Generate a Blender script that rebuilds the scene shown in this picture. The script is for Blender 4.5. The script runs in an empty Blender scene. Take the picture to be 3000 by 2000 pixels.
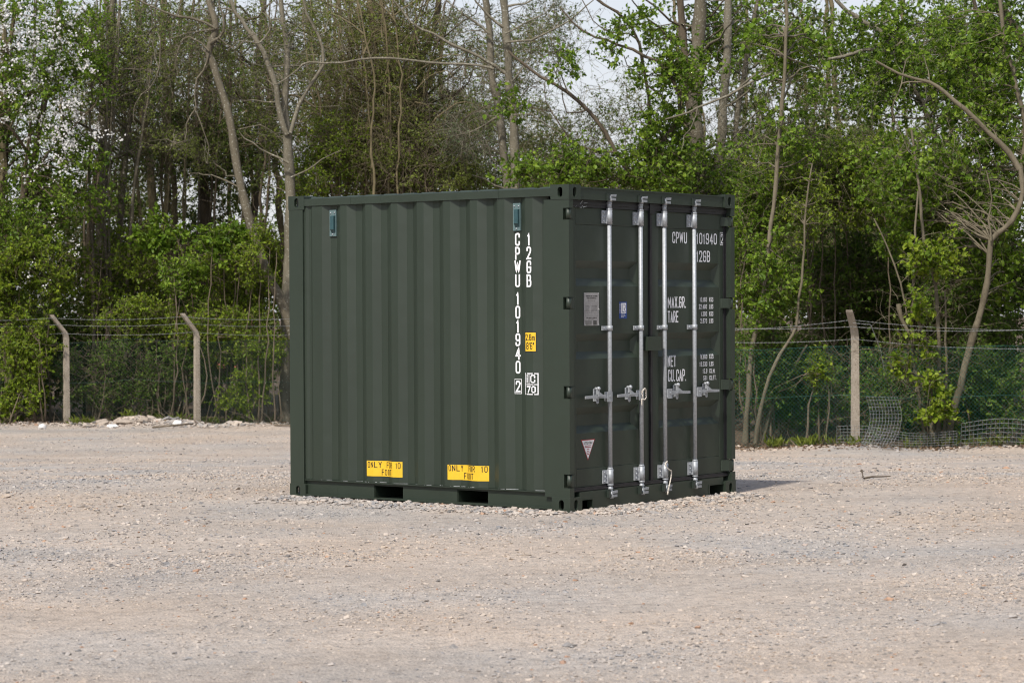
import bpy, bmesh, math, random
import numpy as np
from mathutils import Vector, Matrix

R = math.radians
C = bpy.context.scene.collection
scene = bpy.context.scene

# ------------------------------------------------------------------ camera
CAM_Z, PITCH, ROLL, FPX = 1.58966, 0.01233596, -0.0049108, 7083.0
def _rx(a): c, s = math.cos(a), math.sin(a); return np.array([[1,0,0],[0,c,-s],[0,s,c]])
def _ry(a): c, s = math.cos(a), math.sin(a); return np.array([[c,0,s],[0,1,0],[-s,0,c]])
MC = _ry(ROLL) @ _rx(PITCH)                       # rows: right, forward, up
cam_d = bpy.data.cameras.new("camera"); cam = bpy.data.objects.new("camera", cam_d); C.objects.link(cam)
cam.matrix_world = Matrix((( MC[0,0], MC[2,0], -MC[1,0], 0.0),
                           ( MC[0,1], MC[2,1], -MC[1,1], 0.0),
                           ( MC[0,2], MC[2,2], -MC[1,2], CAM_Z), (0,0,0,1)))
cam_d.sensor_width = 36.0; cam_d.lens = 36.0*FPX/3000.0
cam_d.clip_end = 3000; cam_d.clip_start = 0.5
cam_d.dof.use_dof = True; cam_d.dof.focus_distance = 21.0; cam_d.dof.aperture_fstop = 5.6
scene.camera = cam
scene.render.resolution_x, scene.render.resolution_y = 1024, 682

# ------------------------------------------------------------------ light
SUN_EL, SUN_TRAVEL = R(52), R(65)                 # travel direction measured from +X towards +Y
world = bpy.data.worlds.new("World"); scene.world = world; world.use_nodes = True
wn = world.node_tree; bg = wn.nodes["Background"]
sky = wn.nodes.new("ShaderNodeTexSky"); sky.sky_type = 'NISHITA'; sky.sun_disc = False
to_sun = Vector((-math.cos(SUN_TRAVEL)*math.cos(SUN_EL), -math.sin(SUN_TRAVEL)*math.cos(SUN_EL), math.sin(SUN_EL)))
sky.sun_elevation = SUN_EL
sky.sun_rotation = math.atan2(to_sun.x, to_sun.y)
sky.air_density = 1.0; sky.dust_density = 1.2; sky.ozone_density = 0.6
veil = wn.nodes.new("ShaderNodeMix"); veil.data_type = 'RGBA'; veil.inputs[0].default_value = 0.65   # thin even high cloud
veil.inputs[7].default_value = (4.5, 4.5, 4.75, 1)
tcw = wn.nodes.new("ShaderNodeTexCoord"); sxyz = wn.nodes.new("ShaderNodeSeparateXYZ"); mrw = wn.nodes.new("ShaderNodeMapRange")
mrw.inputs[1].default_value, mrw.inputs[2].default_value, mrw.inputs[3].default_value, mrw.inputs[4].default_value = 0.05, 0.65, 0.85, 0.25   # the veil thins towards the zenith
wn.links.new(tcw.outputs["Generated"], sxyz.inputs[0]); wn.links.new(sxyz.outputs[2], mrw.inputs[0]); wn.links.new(mrw.outputs[0], veil.inputs[0])
wn.links.new(sky.outputs[0], veil.inputs[6]); wn.links.new(veil.outputs[2], bg.inputs[0]); bg.inputs[1].default_value = 0.13
sun_d = bpy.data.lights.new("sun", 'SUN'); sun_d.energy = 3.2; sun_d.angle = R(3.5); sun_d.color = (1.0, 0.94, 0.85)
sun = bpy.data.objects.new("sun", sun_d); C.objects.link(sun)
sun.rotation_euler = to_sun.to_track_quat('Z', 'Y').to_euler(); sun.location = (-20, -20, 40)
vs = scene.view_settings; vs.view_transform = 'Standard'; vs.look = 'None'; vs.exposure = 0.45; vs.gamma = 1.0
cy = scene.cycles
cy.filter_width = 1.05; cy.max_bounces = 6; cy.diffuse_bounces = 3; cy.glossy_bounces = 3; cy.transmission_bounces = 3; cy.transparent_max_bounces = 4

# ------------------------------------------------------------------ helpers
def PX(px, py, d):
    """photo pixel (3000 wide) at world depth Y = d -> world point"""
    ray = MC.T @ np.array([(px-1500)/FPX, 1.0, -(py-1000)/FPX])
    return np.array([0, 0, CAM_Z]) + ray*(d/ray[1])
def V(x, y, d): return PX(x*1.27551, y*1.27551, d)

def ramp_ground(y):
    t = np.clip((y-21.2)/20.8, 0, 1); a = 0.15; v = 1/(1-a)
    return -0.86*np.where(t < a, v*t*t/(2*a), np.where(t < 1-a, v*(t-a/2), 1-v*(1-t)**2/(2*a)))
def lump(x, y):
    return (np.sin(x*1.7+0.6*np.sin(y*0.9))*np.sin(y*0.83+x*0.31) + 0.6*np.sin(x*3.9+y*1.3)*np.sin(y*2.7-x*0.7))
def fence_y(x):
    return np.interp(x, [-12, -9.85, -6.9, -4.84, 3.96, 6.1, 9.0, 12], [53.6, 53.4, 52.9, 52.6, 43.2, 43.0, 42.4, 41.9])
def gz(x, y):
    x = np.asarray(x, float); y = np.asarray(y, float)
    near = np.clip((np.hypot(x-0.1, y-20.9)-2.6)/2.0, 0, 1)
    z = ramp_ground(y) + 0.012*lump(x, y)*near
    e = y - fence_y(x) + 0.55
    bank = 0.10*np.exp(-(e/0.6)**2)*np.exp(-((x+7.9)/1.3)**2)*(1+0.4*np.sin(x*5.1)) + 0.03*np.exp(-(e/0.7)**2)*(1+np.sin(x*2.3+1))
    return z + bank

def tag(o, label=None, cat=None, group=None, kind=None):
    if label: o['label'] = label
    if cat: o['category'] = cat
    if group: o['group'] = group
    if kind: o['kind'] = kind
    return o
def empty(name, loc=(0,0,0), rotz=0.0):
    o = bpy.data.objects.new(name, None); C.objects.link(o); o.location = loc; o.rotation_euler = (0,0,rotz)
    o.empty_display_size = 0.3
    return o
def np_mesh(name, verts, faces4=None, faces3=None, mats=(), mat4=None, mat3=None, parent=None, smooth=False):
    me = bpy.data.meshes.new(name)
    verts = np.asarray(verts, np.float32).reshape(-1, 3)
    f4 = np.zeros((0,4), np.int32) if faces4 is None else np.asarray(faces4, np.int32).reshape(-1, 4)
    f3 = np.zeros((0,3), np.int32) if faces3 is None else np.asarray(faces3, np.int32).reshape(-1, 3)
    me.vertices.add(len(verts)); me.vertices.foreach_set("co", verts.ravel())
    loops = np.concatenate([f4.ravel(), f3.ravel()])
    me.loops.add(len(loops)); me.loops.foreach_set("vertex_index", loops)
    n4, n3 = len(f4), len(f3)
    me.polygons.add(n4+n3)
    me.polygons.foreach_set("loop_start", np.concatenate([np.arange(n4)*4, n4*4+np.arange(n3)*3]).astype(np.int32))
    mi = np.zeros(n4+n3, np.int32)
    if mat4 is not None: mi[:n4] = mat4
    if mat3 is not None: mi[n4:] = mat3
    me.polygons.foreach_set("material_index", mi)
    me.polygons.foreach_set("use_smooth", np.full(n4+n3, bool(smooth)))
    me.update(calc_edges=True); me.validate()
    for m in mats: me.materials.append(m)
    o = bpy.data.objects.new(name, me); C.objects.link(o)
    if parent: o.parent = parent
    return o

class MB:
    """collects simple solids, builds ONE mesh object"""
    def __init__(s): s.bm = bmesh.new()
    def box(s, x0, x1, y0, y1, z0, z1):
        vs_ = [s.bm.verts.new(p) for p in ((x0,y0,z0),(x1,y0,z0),(x1,y1,z0),(x0,y1,z0),(x0,y0,z1),(x1,y0,z1),(x1,y1,z1),(x0,y1,z1))]
        for f in ((0,3,2,1),(4,5,6,7),(0,1,5,4),(1,2,6,5),(2,3,7,6),(3,0,4,7)): s.bm.faces.new([vs_[i] for i in f])
        return vs_
    def hexa(s, P8):
        vs_ = [s.bm.verts.new(p) for p in P8]
        for f in ((0,3,2,1),(4,5,6,7),(0,1,5,4),(1,2,6,5),(2,3,7,6),(3,0,4,7)): s.bm.faces.new([vs_[i] for i in f])
    def quad(s, *pts): s.bm.faces.new([s.bm.verts.new(p) for p in pts])
    def ngon(s, pts): s.bm.faces.new([s.bm.verts.new(p) for p in pts])
    def prism(s, pts, off):
        a = [s.bm.verts.new(p) for p in pts]; b = [s.bm.verts.new(Vector(p)+Vector(off)) for p in pts]
        s.bm.faces.new(a[::-1]); s.bm.faces.new(b)
        n = len(a)
        for i in range(n): s.bm.faces.new((a[i], a[(i+1)%n], b[(i+1)%n], b[i]))
    def cyl(s, p0, p1, r0, r1=None, n=14, cap=True):
        r1 = r0 if r1 is None else r1
        p0, p1 = Vector(p0), Vector(p1); d = (p1-p0).normalized()
        a = d.orthogonal().normalized(); b = d.cross(a)
        A = [s.bm.verts.new(p0+r0*(math.cos(t)*a+math.sin(t)*b)) for t in [2*math.pi*i/n for i in range(n)]]
        B = [s.bm.verts.new(p1+r1*(math.cos(t)*a+math.sin(t)*b)) for t in [2*math.pi*i/n for i in range(n)]]
        for i in range(n):
            f = s.bm.faces.new((A[i], A[(i+1)%n], B[(i+1)%n], B[i])); f.smooth = True
        if cap: s.bm.faces.new(A[::-1]); s.bm.faces.new(B)
    def tube(s, pts, r, n=8):
        for i in range(len(pts)-1): s.cyl(pts[i], pts[i+1], r, r, n)
    def ball(s, c, r, n=10, sc=(1,1,1)):
        m = Matrix.Translation(c) @ Matrix.Diagonal((sc[0], sc[1], sc[2], 1))
        g = bmesh.ops.create_uvsphere(s.bm, u_segments=n, v_segments=max(5, n//2+1), radius=r, matrix=m)
        for v in g['verts']:
            for f in v.link_faces: f.smooth = True
    def holed(s, o, ux, uy, w, h, cx, cy_, rw, rh, depth, n=32):
        """plate w x h at o with an oblong hole whose rim goes `depth` back along -(ux x uy)"""
        o, ux, uy = Vector(o), Vector(ux), Vector(uy); nrm = ux.cross(uy).normalized()
        outer, inner, back = [], [], []
        angs = sorted([2*math.pi*i/n for i in range(n)] + [math.atan2(sy*h/2-(cy_-h/2), sx*w/2-(cx-w/2)) % (2*math.pi) for sx in (-1,1) for sy in (-1,1)])
        for t in angs:
            c, sn = math.cos(t), math.sin(t)
            k = min(((w-cx) if c > 0 else cx)/abs(c) if abs(c) > 1e-9 else 1e9, ((h-cy_) if sn > 0 else cy_)/abs(sn) if abs(sn) > 1e-9 else 1e9)
            outer.append(o+ux*(cx+k*c)+uy*(cy_+k*sn))
            # stadium, long axis uy
            st = rh-rw
            q = Vector((rw*c, rw*sn + (st if sn > 0.01 else (-st if sn < -0.01 else 0))))
            inner.append(o+ux*(cx+q.x)+uy*(cy_+q.y)); back.append(inner[-1]-nrm*depth)
        ov = [s.bm.verts.new(p) for p in outer]; iv = [s.bm.verts.new(p) for p in inner]; bv = [s.bm.verts.new(p) for p in back]
        m = len(ov)
        for i in range(m):
            j = (i+1) % m
            s.bm.faces.new((ov[i], ov[j], iv[j], iv[i])); s.bm.faces.new((iv[i], iv[j], bv[j], bv[i]))
    def build(s, name, mat, parent=None, bevel=0.0, seg=1):
        if bevel:
            es = [e for e in s.bm.edges if len(e.link_faces) == 2 and e.calc_face_angle(0) > R(35)]
            bmesh.ops.bevel(s.bm, geom=es, offset=bevel, segments=seg, profile=0.5, affect='EDGES', clamp_overlap=True)
        bmesh.ops.recalc_face_normals(s.bm, faces=s.bm.faces)
        me = bpy.data.meshes.new(name); s.bm.to_mesh(me); s.bm.free()
        if mat: me.materials.append(mat)
        o = bpy.data.objects.new(name, me); C.objects.link(o)
        if parent: o.parent = parent
        return o

# ------------------------------------------------------------------ materials
def mat(name):
    m = bpy.data.materials.new(name); m.use_nodes = True
    return m, m.node_tree.nodes, m.node_tree.links, m.node_tree.nodes["Principled BSDF"]
def ramp(nodes, stops, interp='LINEAR'):
    r = nodes.new("ShaderNodeValToRGB"); cr = r.color_ramp; cr.interpolation = interp
    while len(cr.elements) < len(stops): cr.elements.new(0.5)
    for e, (p, c) in zip(cr.elements, stops): e.position = p; e.color = (*c, 1)
    return r
def noise(nodes, links, scale, detail=3, rough=0.55, coord='Object', stretch=None):
    tc = nodes.new("ShaderNodeTexCoord"); n = nodes.new("ShaderNodeTexNoise")
    n.inputs["Scale"].default_value = scale; n.inputs["Detail"].default_value = detail; n.inputs["Roughness"].default_value = rough
    if stretch:
        mp = nodes.new("ShaderNodeMapping"); mp.inputs["Scale"].default_value = stretch
        links.new(tc.outputs[coord], mp.inputs[0]); links.new(mp.outputs[0], n.inputs[0])
    else: links.new(tc.outputs[coord], n.inputs[0])
    return n
def paint(name, c0, c1, rough=(0.3, 0.5), bump=0.03, spec=0.5):
    m, N, L, b = mat(name)
    n = noise(N, L, 1.6, 5, 0.6, stretch=(1, 1, 0.35)); r = ramp(N, [(0.3, c0), (0.7, c1)]); L.new(n.outputs[0], r.inputs[0]); L.new(r.outputs[0], b.inputs["Base Color"])
    n2 = noise(N, L, 7, 4, 0.6); mr = N.new("ShaderNodeMapRange"); mr.inputs[3].default_value, mr.inputs[4].default_value = rough
    L.new(n2.outputs[0], mr.inputs[0]); L.new(mr.outputs[0], b.inputs["Roughness"])
    b.inputs["Specular IOR Level"].default_value = spec
    n3 = noise(N, L, 5.0, 2, 0.5); bp = N.new("ShaderNodeBump"); bp.inputs["Strength"].default_value = bump; bp.inputs["Distance"].default_value = 0.05
    L.new(n3.outputs[0], bp.inputs["Height"]); L.new(bp.outputs[0], b.inputs["Normal"])
    return m
def plain(name, c, rough=0.6, metal=0.0, var=0.12, scale=20):
    m, N, L, b = mat(name)
    n = noise(N, L, scale, 4); r = ramp(N, [(0.3, tuple(x*(1-var) for x in c)), (0.7, tuple(min(1, x*(1+var)) for x in c))])
    L.new(n.outputs[0], r.inputs[0]); L.new(r.outputs[0], b.inputs["Base Color"])
    b.inputs["Roughness"].default_value = rough; b.inputs["Metallic"].default_value = metal
    return m
M = {}
M['green'] = paint("container_paint", (0.0188, 0.0288, 0.0188), (0.0245, 0.037, 0.0245), (0.44, 0.54), bump=.10, spec=.6)
M['green_dark'] = paint("keeper_paint", (0.025, 0.034, 0.028), (0.03, 0.04, 0.033), (0.35, 0.5))
M['galv'] = plain("galvanised_steel", (0.37, 0.39, 0.415), 0.52, 0.35, 0.16, 55)
M['galv_dull'] = plain("dull_galvanised", (0.42, 0.43, 0.44), 0.5, 0.4, 0.2, 60)
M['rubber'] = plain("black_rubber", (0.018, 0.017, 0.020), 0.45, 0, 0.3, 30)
M['teal'] = plain("vent_plastic", (.030, .075, .085), .45, 0, 0.1, 30)
M['teal_pale'] = plain("vent_frame", (.11, .165, .17), .45, 0, 0.1, 40)
M['white'] = plain("white_lettering", (0.82, 0.82, 0.84), 0.5, 0, 0.03, 20)
M['yellow'] = plain("yellow_sticker", (0.80, 0.50, 0.03), 0.4, 0, 0.05, 10)
M['black'] = plain("black_print", (0.02, 0.018, 0.015), 0.5, 0, 0.1, 10)
M['blue'] = plain("blue_sticker", (0.01, 0.045, 0.22), 0.35, 0, 0.05, 10)
M['sticker_white'] = plain("white_sticker", (0.75, 0.74, 0.76), 0.4, 0, 0.03, 10)
M['red'] = plain("red_print", (0.32, 0.03, 0.04), 0.4, 0, 0.05, 10)
M['plate'] = plain("aluminium_plate", (0.34, 0.33, 0.33), 0.5, 0.2, 0.1, 40)
M['dark_inside'] = plain("underfloor_shade", (0.02, 0.018, 0.018), 0.7, 0, 0.2, 10)  # near-black: shade under the floor and inside pockets put into the colour
M['cord'] = plain("white_cord", (0.62, 0.57, 0.50), 0.8, 0, 0.2, 150)
M['concrete'] = None

# ================================================================== STROKE FONT (for the stencilled writing)
r_ = 1
GL = {
'0': [(1, [(0,0,1),(1,0,1),(1,1,1),(0,1,1)])], 'O': [(1, [(0,0,1),(1,0,1),(1,1,1),(0,1,1)])],
'1': [(0, [(.12,.80),(.55,1),(.55,0)])],
'2': [(0, [(0,.76),(0,1,1),(1,1,1),(1,.62,1),(0,.0),(1,0)])],
'3': [(0, [(0,.80),(0,1,1),(1,1,1),(1,.53,1),(.4,.53)]), (0, [(.4,.53),(1,.53,1),(1,0,1),(0,0,1),(0,.2)])],
'4': [(0, [(.75,0),(.75,1),(0,.28),(1.05,.28)])],
'5': [(0, [(.95,1),(.05,1),(.02,.52),(.2,.6,1),(1,.6,1),(1,0,1),(0,0,1),(0,.2)])],
'6': [(1, [(0,0,1),(1,0,1),(1,.56,1),(0,.56,1)]), (0, [(0,.3),(0,1,1),(1,1,1),(1,.8)])],
'7': [(0, [(0,1),(1,1),(.35,0)])],
'8': [(1, [(0,0,1),(1,0,1),(1,.53,1),(0,.53,1)]), (1, [(.04,.53,1),(.96,.53,1),(.96,1,1),(.04,1,1)])],
'9': [(1, [(0,.44,1),(1,.44,1),(1,1,1),(0,1,1)]), (0, [(1,.7),(1,0,1),(0,0,1),(0,.2)])],
'A': [(0, [(0,0),(.5,1),(1,0)]), (0, [(.18,.28),(.82,.28)])],
'B': [(0, [(.4,.53),(0,.53),(0,1),(.93,1,1),(.93,.53,1),(.4,.53)]), (0, [(0,.53),(0,0),(1,0,1),(1,.53,1),(.4,.53)])],
'C': [(0, [(1,.74),(1,1,1),(0,1,1),(0,0,1),(1,0,1),(1,.26)])],
'D': [(1, [(0,0),(1,0,1),(1,1,1),(0,1)])],
'E': [(0, [(1,1),(0,1),(0,0),(1,0)]), (0, [(0,.52),(.85,.52)])],
'F': [(0, [(1,1),(0,1),(0,0)]), (0, [(0,.52),(.85,.52)])],
'G': [(0, [(1,.76),(1,1,1),(0,1,1),(0,0,1),(1,0,1),(1,.48),(.55,.48)])],
'I': [(0, [(.5,0),(.5,1)])],
'K': [(0, [(0,0),(0,1)]), (0, [(1,1),(0,.42)]), (0, [(.3,.6),(1,0)])],
'L': [(0, [(0,1),(0,0),(1,0)])],
'M': [(0, [(0,0),(0,1),(.5,.3),(1,1),(1,0)])],
'N': [(0, [(0,0),(0,1),(1,0),(1,1)])],
'P': [(0, [(0,0),(0,1),(1,1,1),(1,.46,1),(0,.46)])],
'R': [(0, [(0,0),(0,1),(1,1,1),(1,.48,1),(0,.48)]), (0, [(.5,.48),(1,0)])],
'S': [(0, [(1,.78),(1,1,1),(0,1,1),(0,.54,1),(1,.54,1),(1,0,1),(0,0,1),(0,.22)])],
'T': [(0, [(0,1),(1,1)]), (0, [(.5,1),(.5,0)])],
'U': [(0, [(0,1),(0,0,1),(1,0,1),(1,1)])],
'V': [(0, [(0,1),(.5,0),(1,1)])],
'W': [(0, [(0,1),(.25,0),(.5,.92),(.75,0),(1,1)])],
'X': [(0, [(0,0),(1,1)]), (0, [(0,1),(1,0)])],
'Y': [(0, [(0,1),(.5,.45),(1,1)]), (0, [(.5,.45),(.5,0)])],
'm': [(0, [(0,0),(0,.62)]), (0, [(0,.5),(0,.62,1),(.5,.62,1),(.5,0)]), (0, [(.5,.5),(.5,.62,1),(1,.62,1),(1,0)])],
'i': [(0, [(.5,0),(.5,.66)]), (0, [(.5,.86),(.5,1)])],
'c': [(0, [(1,.45),(1,.66,1),(0,.66,1),(0,0,1),(1,0,1),(1,.2)])],
'.': [(0, [(.5,0),(.5,.1)])], ',': [(0, [(.6,.1),(.3,-.15)])],
"'": [(0, [(.5,1),(.45,.75)])], '"': [(0, [(.3,1),(.27,.75)]), (0, [(.7,1),(.67,.75)])],
'-': [(0, [(.1,.5),(.9,.5)])], '/': [(0, [(0,0),(1,1)])],
}
NARROW = {'1': .6, 'I': .25, '.': .30, "'": .3, 'i': .25, ',': .3, ' ': .6, 'M': 1.3, 'W': 1.35, '"': .5, 'm': 1.25}
def _fillet(pts, closed, rad):
    out = []; n = len(pts)
    for i, p in enumerate(pts):
        P = np.array(p[:2], float)
        if len(p) > 2 and (closed or 0 < i < n-1):
            A = np.array(pts[i-1][:2], float)-P; B = np.array(pts[(i+1) % n][:2], float)-P
            la, lb = np.hypot(*A), np.hypot(*B)
            k = min(rad, la*0.5, lb*0.5); a = P+A/la*k; b = P+B/lb*k
            for t in np.linspace(0, 1, 6): out.append((1-t)**2*a+2*t*(1-t)*P+t*t*b)
        else: out.append(P)
    return out
def _ribbon(pts, closed, t, V_, F_, lift, maxseg):
    P = [np.asarray(p, float) for p in pts]
    if closed: P = P+[P[0]]
    else:
        a = P[0]-P[1]; P[0] = P[0]+a/max(np.hypot(*a), 1e-9)*t*.5
        b = P[-1]-P[-2]; P[-1] = P[-1]+b/max(np.hypot(*b), 1e-9)*t*.5
    Q = [P[0]]
    for a, b in zip(P[:-1], P[1:]):
        k = max(1, int(np.hypot(*(b-a))/maxseg))
        for i in range(1, k+1): Q.append(a+(b-a)*i/k)
    n = len(Q); base = len(V_)
    for i in range(n):
        if closed: d0 = Q[i]-Q[i-1] if i > 0 else Q[0]-Q[n-2]; d1 = Q[i+1]-Q[i] if i < n-1 else Q[1]-Q[0]
        else: d0 = Q[i]-Q[max(i-1, 0)] if i > 0 else Q[1]-Q[0]; d1 = Q[i+1]-Q[i] if i < n-1 else Q[-1]-Q[-2]
        d0 = d0/max(np.hypot(*d0), 1e-9); d1 = d1/max(np.hypot(*d1), 1e-9)
        n0 = np.array([-d0[1], d0[0]]); n1 = np.array([-d1[1], d1[0]]); mm = n0+n1
        den = max(np.dot(mm, mm)/2, 0.35)
        off = mm/den*t/2
        V_.append((*(Q[i]+off), lift)); V_.append((*(Q[i]-off), lift))
    for i in range(n-1): F_.append((base+2*i, base+2*i+1, base+2*i+3, base+2*i+2))
class Ink:
    """flat lettering in (a, b) plane coordinates, later mapped on a surface"""
    def __init__(s): s.V, s.F, s.k = [], [], 0
    def glyph(s, ch, x, y, w, h, t, maxseg=0.02):
        if ch not in GL: return
        for closed, pts in GL[ch]:
            ww, hh = w-t, h-t
            q = [(x+t/2+p[0]*ww, y+t/2+p[1]*hh, *p[2:]) for p in pts]
            if ch == '.': q = [(x+w/2, y+t*.5), (x+w/2, y+t*.6)]
            s.k += 1
            _ribbon(_fillet(q, closed, 0.48*min(ww, hh)), closed, t, s.V, s.F, 0.00012*(s.k % 5), maxseg)
    def text(s, txt, x0, y0, w, h, t, maxseg=0.02, gap=0.3):
        """fit txt into width w from x0, baseline y0"""
        adv = [NARROW.get(c, 1.0) for c in txt]; tot = sum(adv)+gap*(len(txt)-1); u = w/tot
        x = x0
        for c, a in zip(txt, adv): s.glyph(c, x, y0, a*u, h, t, maxseg); x += (a+gap)*u
    def rect(s, x0, x1, y0, y1, nx=1):
        b = len(s.V); s.k += 1; l = 0.00012*(s.k % 5)
        for i in range(nx+1):
            x = x0+(x1-x0)*i/nx; s.V += [(x, y0, l), (x, y1, l)]
        for i in range(nx): s.F.append((b+2*i, b+2*i+2, b+2*i+3, b+2*i+1))
    def frame(s, x0, x1, y0, y1, t): s.k += 1; _ribbon([(x0,y0),(x1,y0),(x1,y1),(x0,y1)], True, t, s.V, s.F, 0.00012*(s.k % 5), 0.02)
    def build(s, name, mt, parent, fn): return np_mesh(name, [fn(*v) for v in s.V], faces4=s.F, mats=[mt], parent=parent)

# ================================================================== CONTAINER
CL, CW, CH = 2.991, 2.438, 2.591
box = empty("shipping_container", (0.45244569, 19.0623977, 0.0), 0.916733)
tag(box, "dark green ten foot steel shipping container with silver locking bars standing on the gravel yard", "shipping container")
G = M['green']

# --- corrugated side panels (local y = length, x = width)
YE = [2.616-0.2815*i for i in range(9)]
def profile():
    pts = [(2.835, .012), (2.800, .012), (2.775, .020), (2.752, .020), (2.728, .008)]
    for u0 in YE: pts += [(u0, .008), (u0-.070, .044), (u0-.140, .044), (u0-.210, .008)]
    pts = pts[:-1] + [(.246, .044)]
    return pts
PROF = profile()
def depth(u):
    p = PROF[::-1]; return float(np.interp(u, [a for a, b in p], [b for a, b in p]))
def panel(x_of, name):
    m = MB(); z0, z1 = 0.160, 2.512
    zs = np.linspace(z0, z1, 9)
    grid = [[m.bm.verts.new((x_of(d), u, z)) for z in zs] for u, d in PROF]
    for i in range(len(PROF)-1):
        for k in range(len(zs)-1): m.bm.faces.new((grid[i][k], grid[i+1][k], grid[i+1][k+1], grid[i][k+1]))
    return m.build(name, G, box)
panel(lambda d: d, "side_wall"); panel(lambda d: CW-d, "side_wall")
# blind end wall
m = MB(); prev = None
for i in range(11):
    x = .06+2.318*i/10; y = 2.975 if i % 2 else 2.945
    v = [m.bm.verts.new((x, y, .15)), m.bm.verts.new((x, y, 2.5))]
    if prev: m.bm.faces.new((prev[0], v[0], v[1], prev[1]))
    prev = v
m.build("end_wall", G, box)
# roof with shallow crests
m = MB(); us = []
p = 0.205; u = .20
while u < 2.78: us += [(u, 2.563), (u+.025, 2.580), (u+.140, 2.580), (u+.165, 2.563)]; u += p
rows = []
for x, k in ((.063, 0), (.085, 1), (CW-.085, 1), (CW-.063, 0)):
    rows.append([m.bm.verts.new((x, a, 2.5645+(b-2.563)*k)) for a, b in us])
for i in range(3):
    for j in range(len(us)-1): m.bm.faces.new((rows[i][j], rows[i][j+1], rows[i+1][j+1], rows[i+1][j]))
m.build("roof", G, box)
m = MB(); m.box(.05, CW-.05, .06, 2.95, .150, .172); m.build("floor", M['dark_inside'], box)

# --- rails
for s in (0, 1):
    X = (lambda a: a) if s == 0 else (lambda a: CW-a)
    def bx(m, a0, a1, *r):
        x0, x1 = sorted((X(a0), X(a1))); m.box(x0, x1, *r)
    m = MB(); bx(m, .000, .062, .178, 2.8265, 2.503, 2.5635)
    for yy in (0.70, 1.945, 2.285): bx(m, -.0015, .0625, yy, yy+.012, 2.502, 2.5645)
    m.build("top_rail", G, box, 0.004, 2)
    # bottom rail: web with two fork openings, flanges
    m = MB()
    segs = [(.178, .845), (1.165, 1.746), (2.063, 2.8265)]
    for a, b in segs: bx(m, .030, .036, a, b, .034, .139)
    bx(m, .030, .036, .178, 2.8265, .139, .1585)
    bx(m, .006, .0298, .178, 2.8265, .1500, .1580)
    bx(m, .002, .045, .178, 2.8265, .020, .0335)
    for a, b in ((.845, 1.165), (1.746, 2.063)):
        for q in (a, b-.006): bx(m, .0362, .50, q, q+.006, .0337, .1385)
        bx(m, .0362, .50, a+.007, b-.007, .132, .138)
        bx(m, .046, .50, a, b, .024, .030)
    for yy in (2.47,): bx(m, .0285, .0299, yy, yy+.006, .034, .149)
    m.build("bottom_rail", G, box, 0.0015)
# front lip where the panel meets the bottom rail
m = MB(); m.box(.0445, .0545, .26, 2.82, .1602, .185); m.build("panel_lip", G, box)

# --- corner posts
HZ = [(.194, .303), (.899, 1.000), (1.604, 1.703), (2.312, 2.405)]
def door_post(s):
    X = (lambda a: a) if s == 0 else (lambda a: CW-a)
    m = MB(); z = .118
    def bxx(a0, a1, y0, y1, z0, z1):
        x0, x1 = sorted((X(a0), X(a1))); m.box(x0, x1, y0, y1, z0, z1)
    cuts = [.118]
    for a, b in HZ: cuts += [a, b]
    cuts.append(2.474)
    for i in range(0, len(cuts), 2): bxx(0, .058, .0, .246, cuts[i], cuts[i+1])
    for a, b in HZ: bxx(.0, .058, .058, .246, a, b)
    return m.build("corner_post", G, box, 0.010, 3)
door_post(0); door_post(1)
for s in (0, 1):
    m = MB(); a, b = sorted((0 if s == 0 else CW, .06 if s == 0 else CW-.06)); m.box(a, b, 2.831, 2.989, .118, 2.474); m.build("corner_post", G, box, 0.008, 2)
    m = MB(); a, b = sorted((.012 if s == 0 else CW-.012, .05 if s == 0 else CW-.05)); m.box(a, b, 2.822, 2.8305, .16, 2.5); m.build("post_gap_shade", M['rubber'], box)  # black strip stands in for the shade of the recessed gap
m = MB(); m.box(.16, CW-.16, 2.90, 2.98, 2.48, 2.575); m.build("end_header", G, box, .004)
m = MB(); m.box(.16, CW-.16, 2.90, 2.98, .01, .15); m.build("end_sill", G, box, .004)

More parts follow.
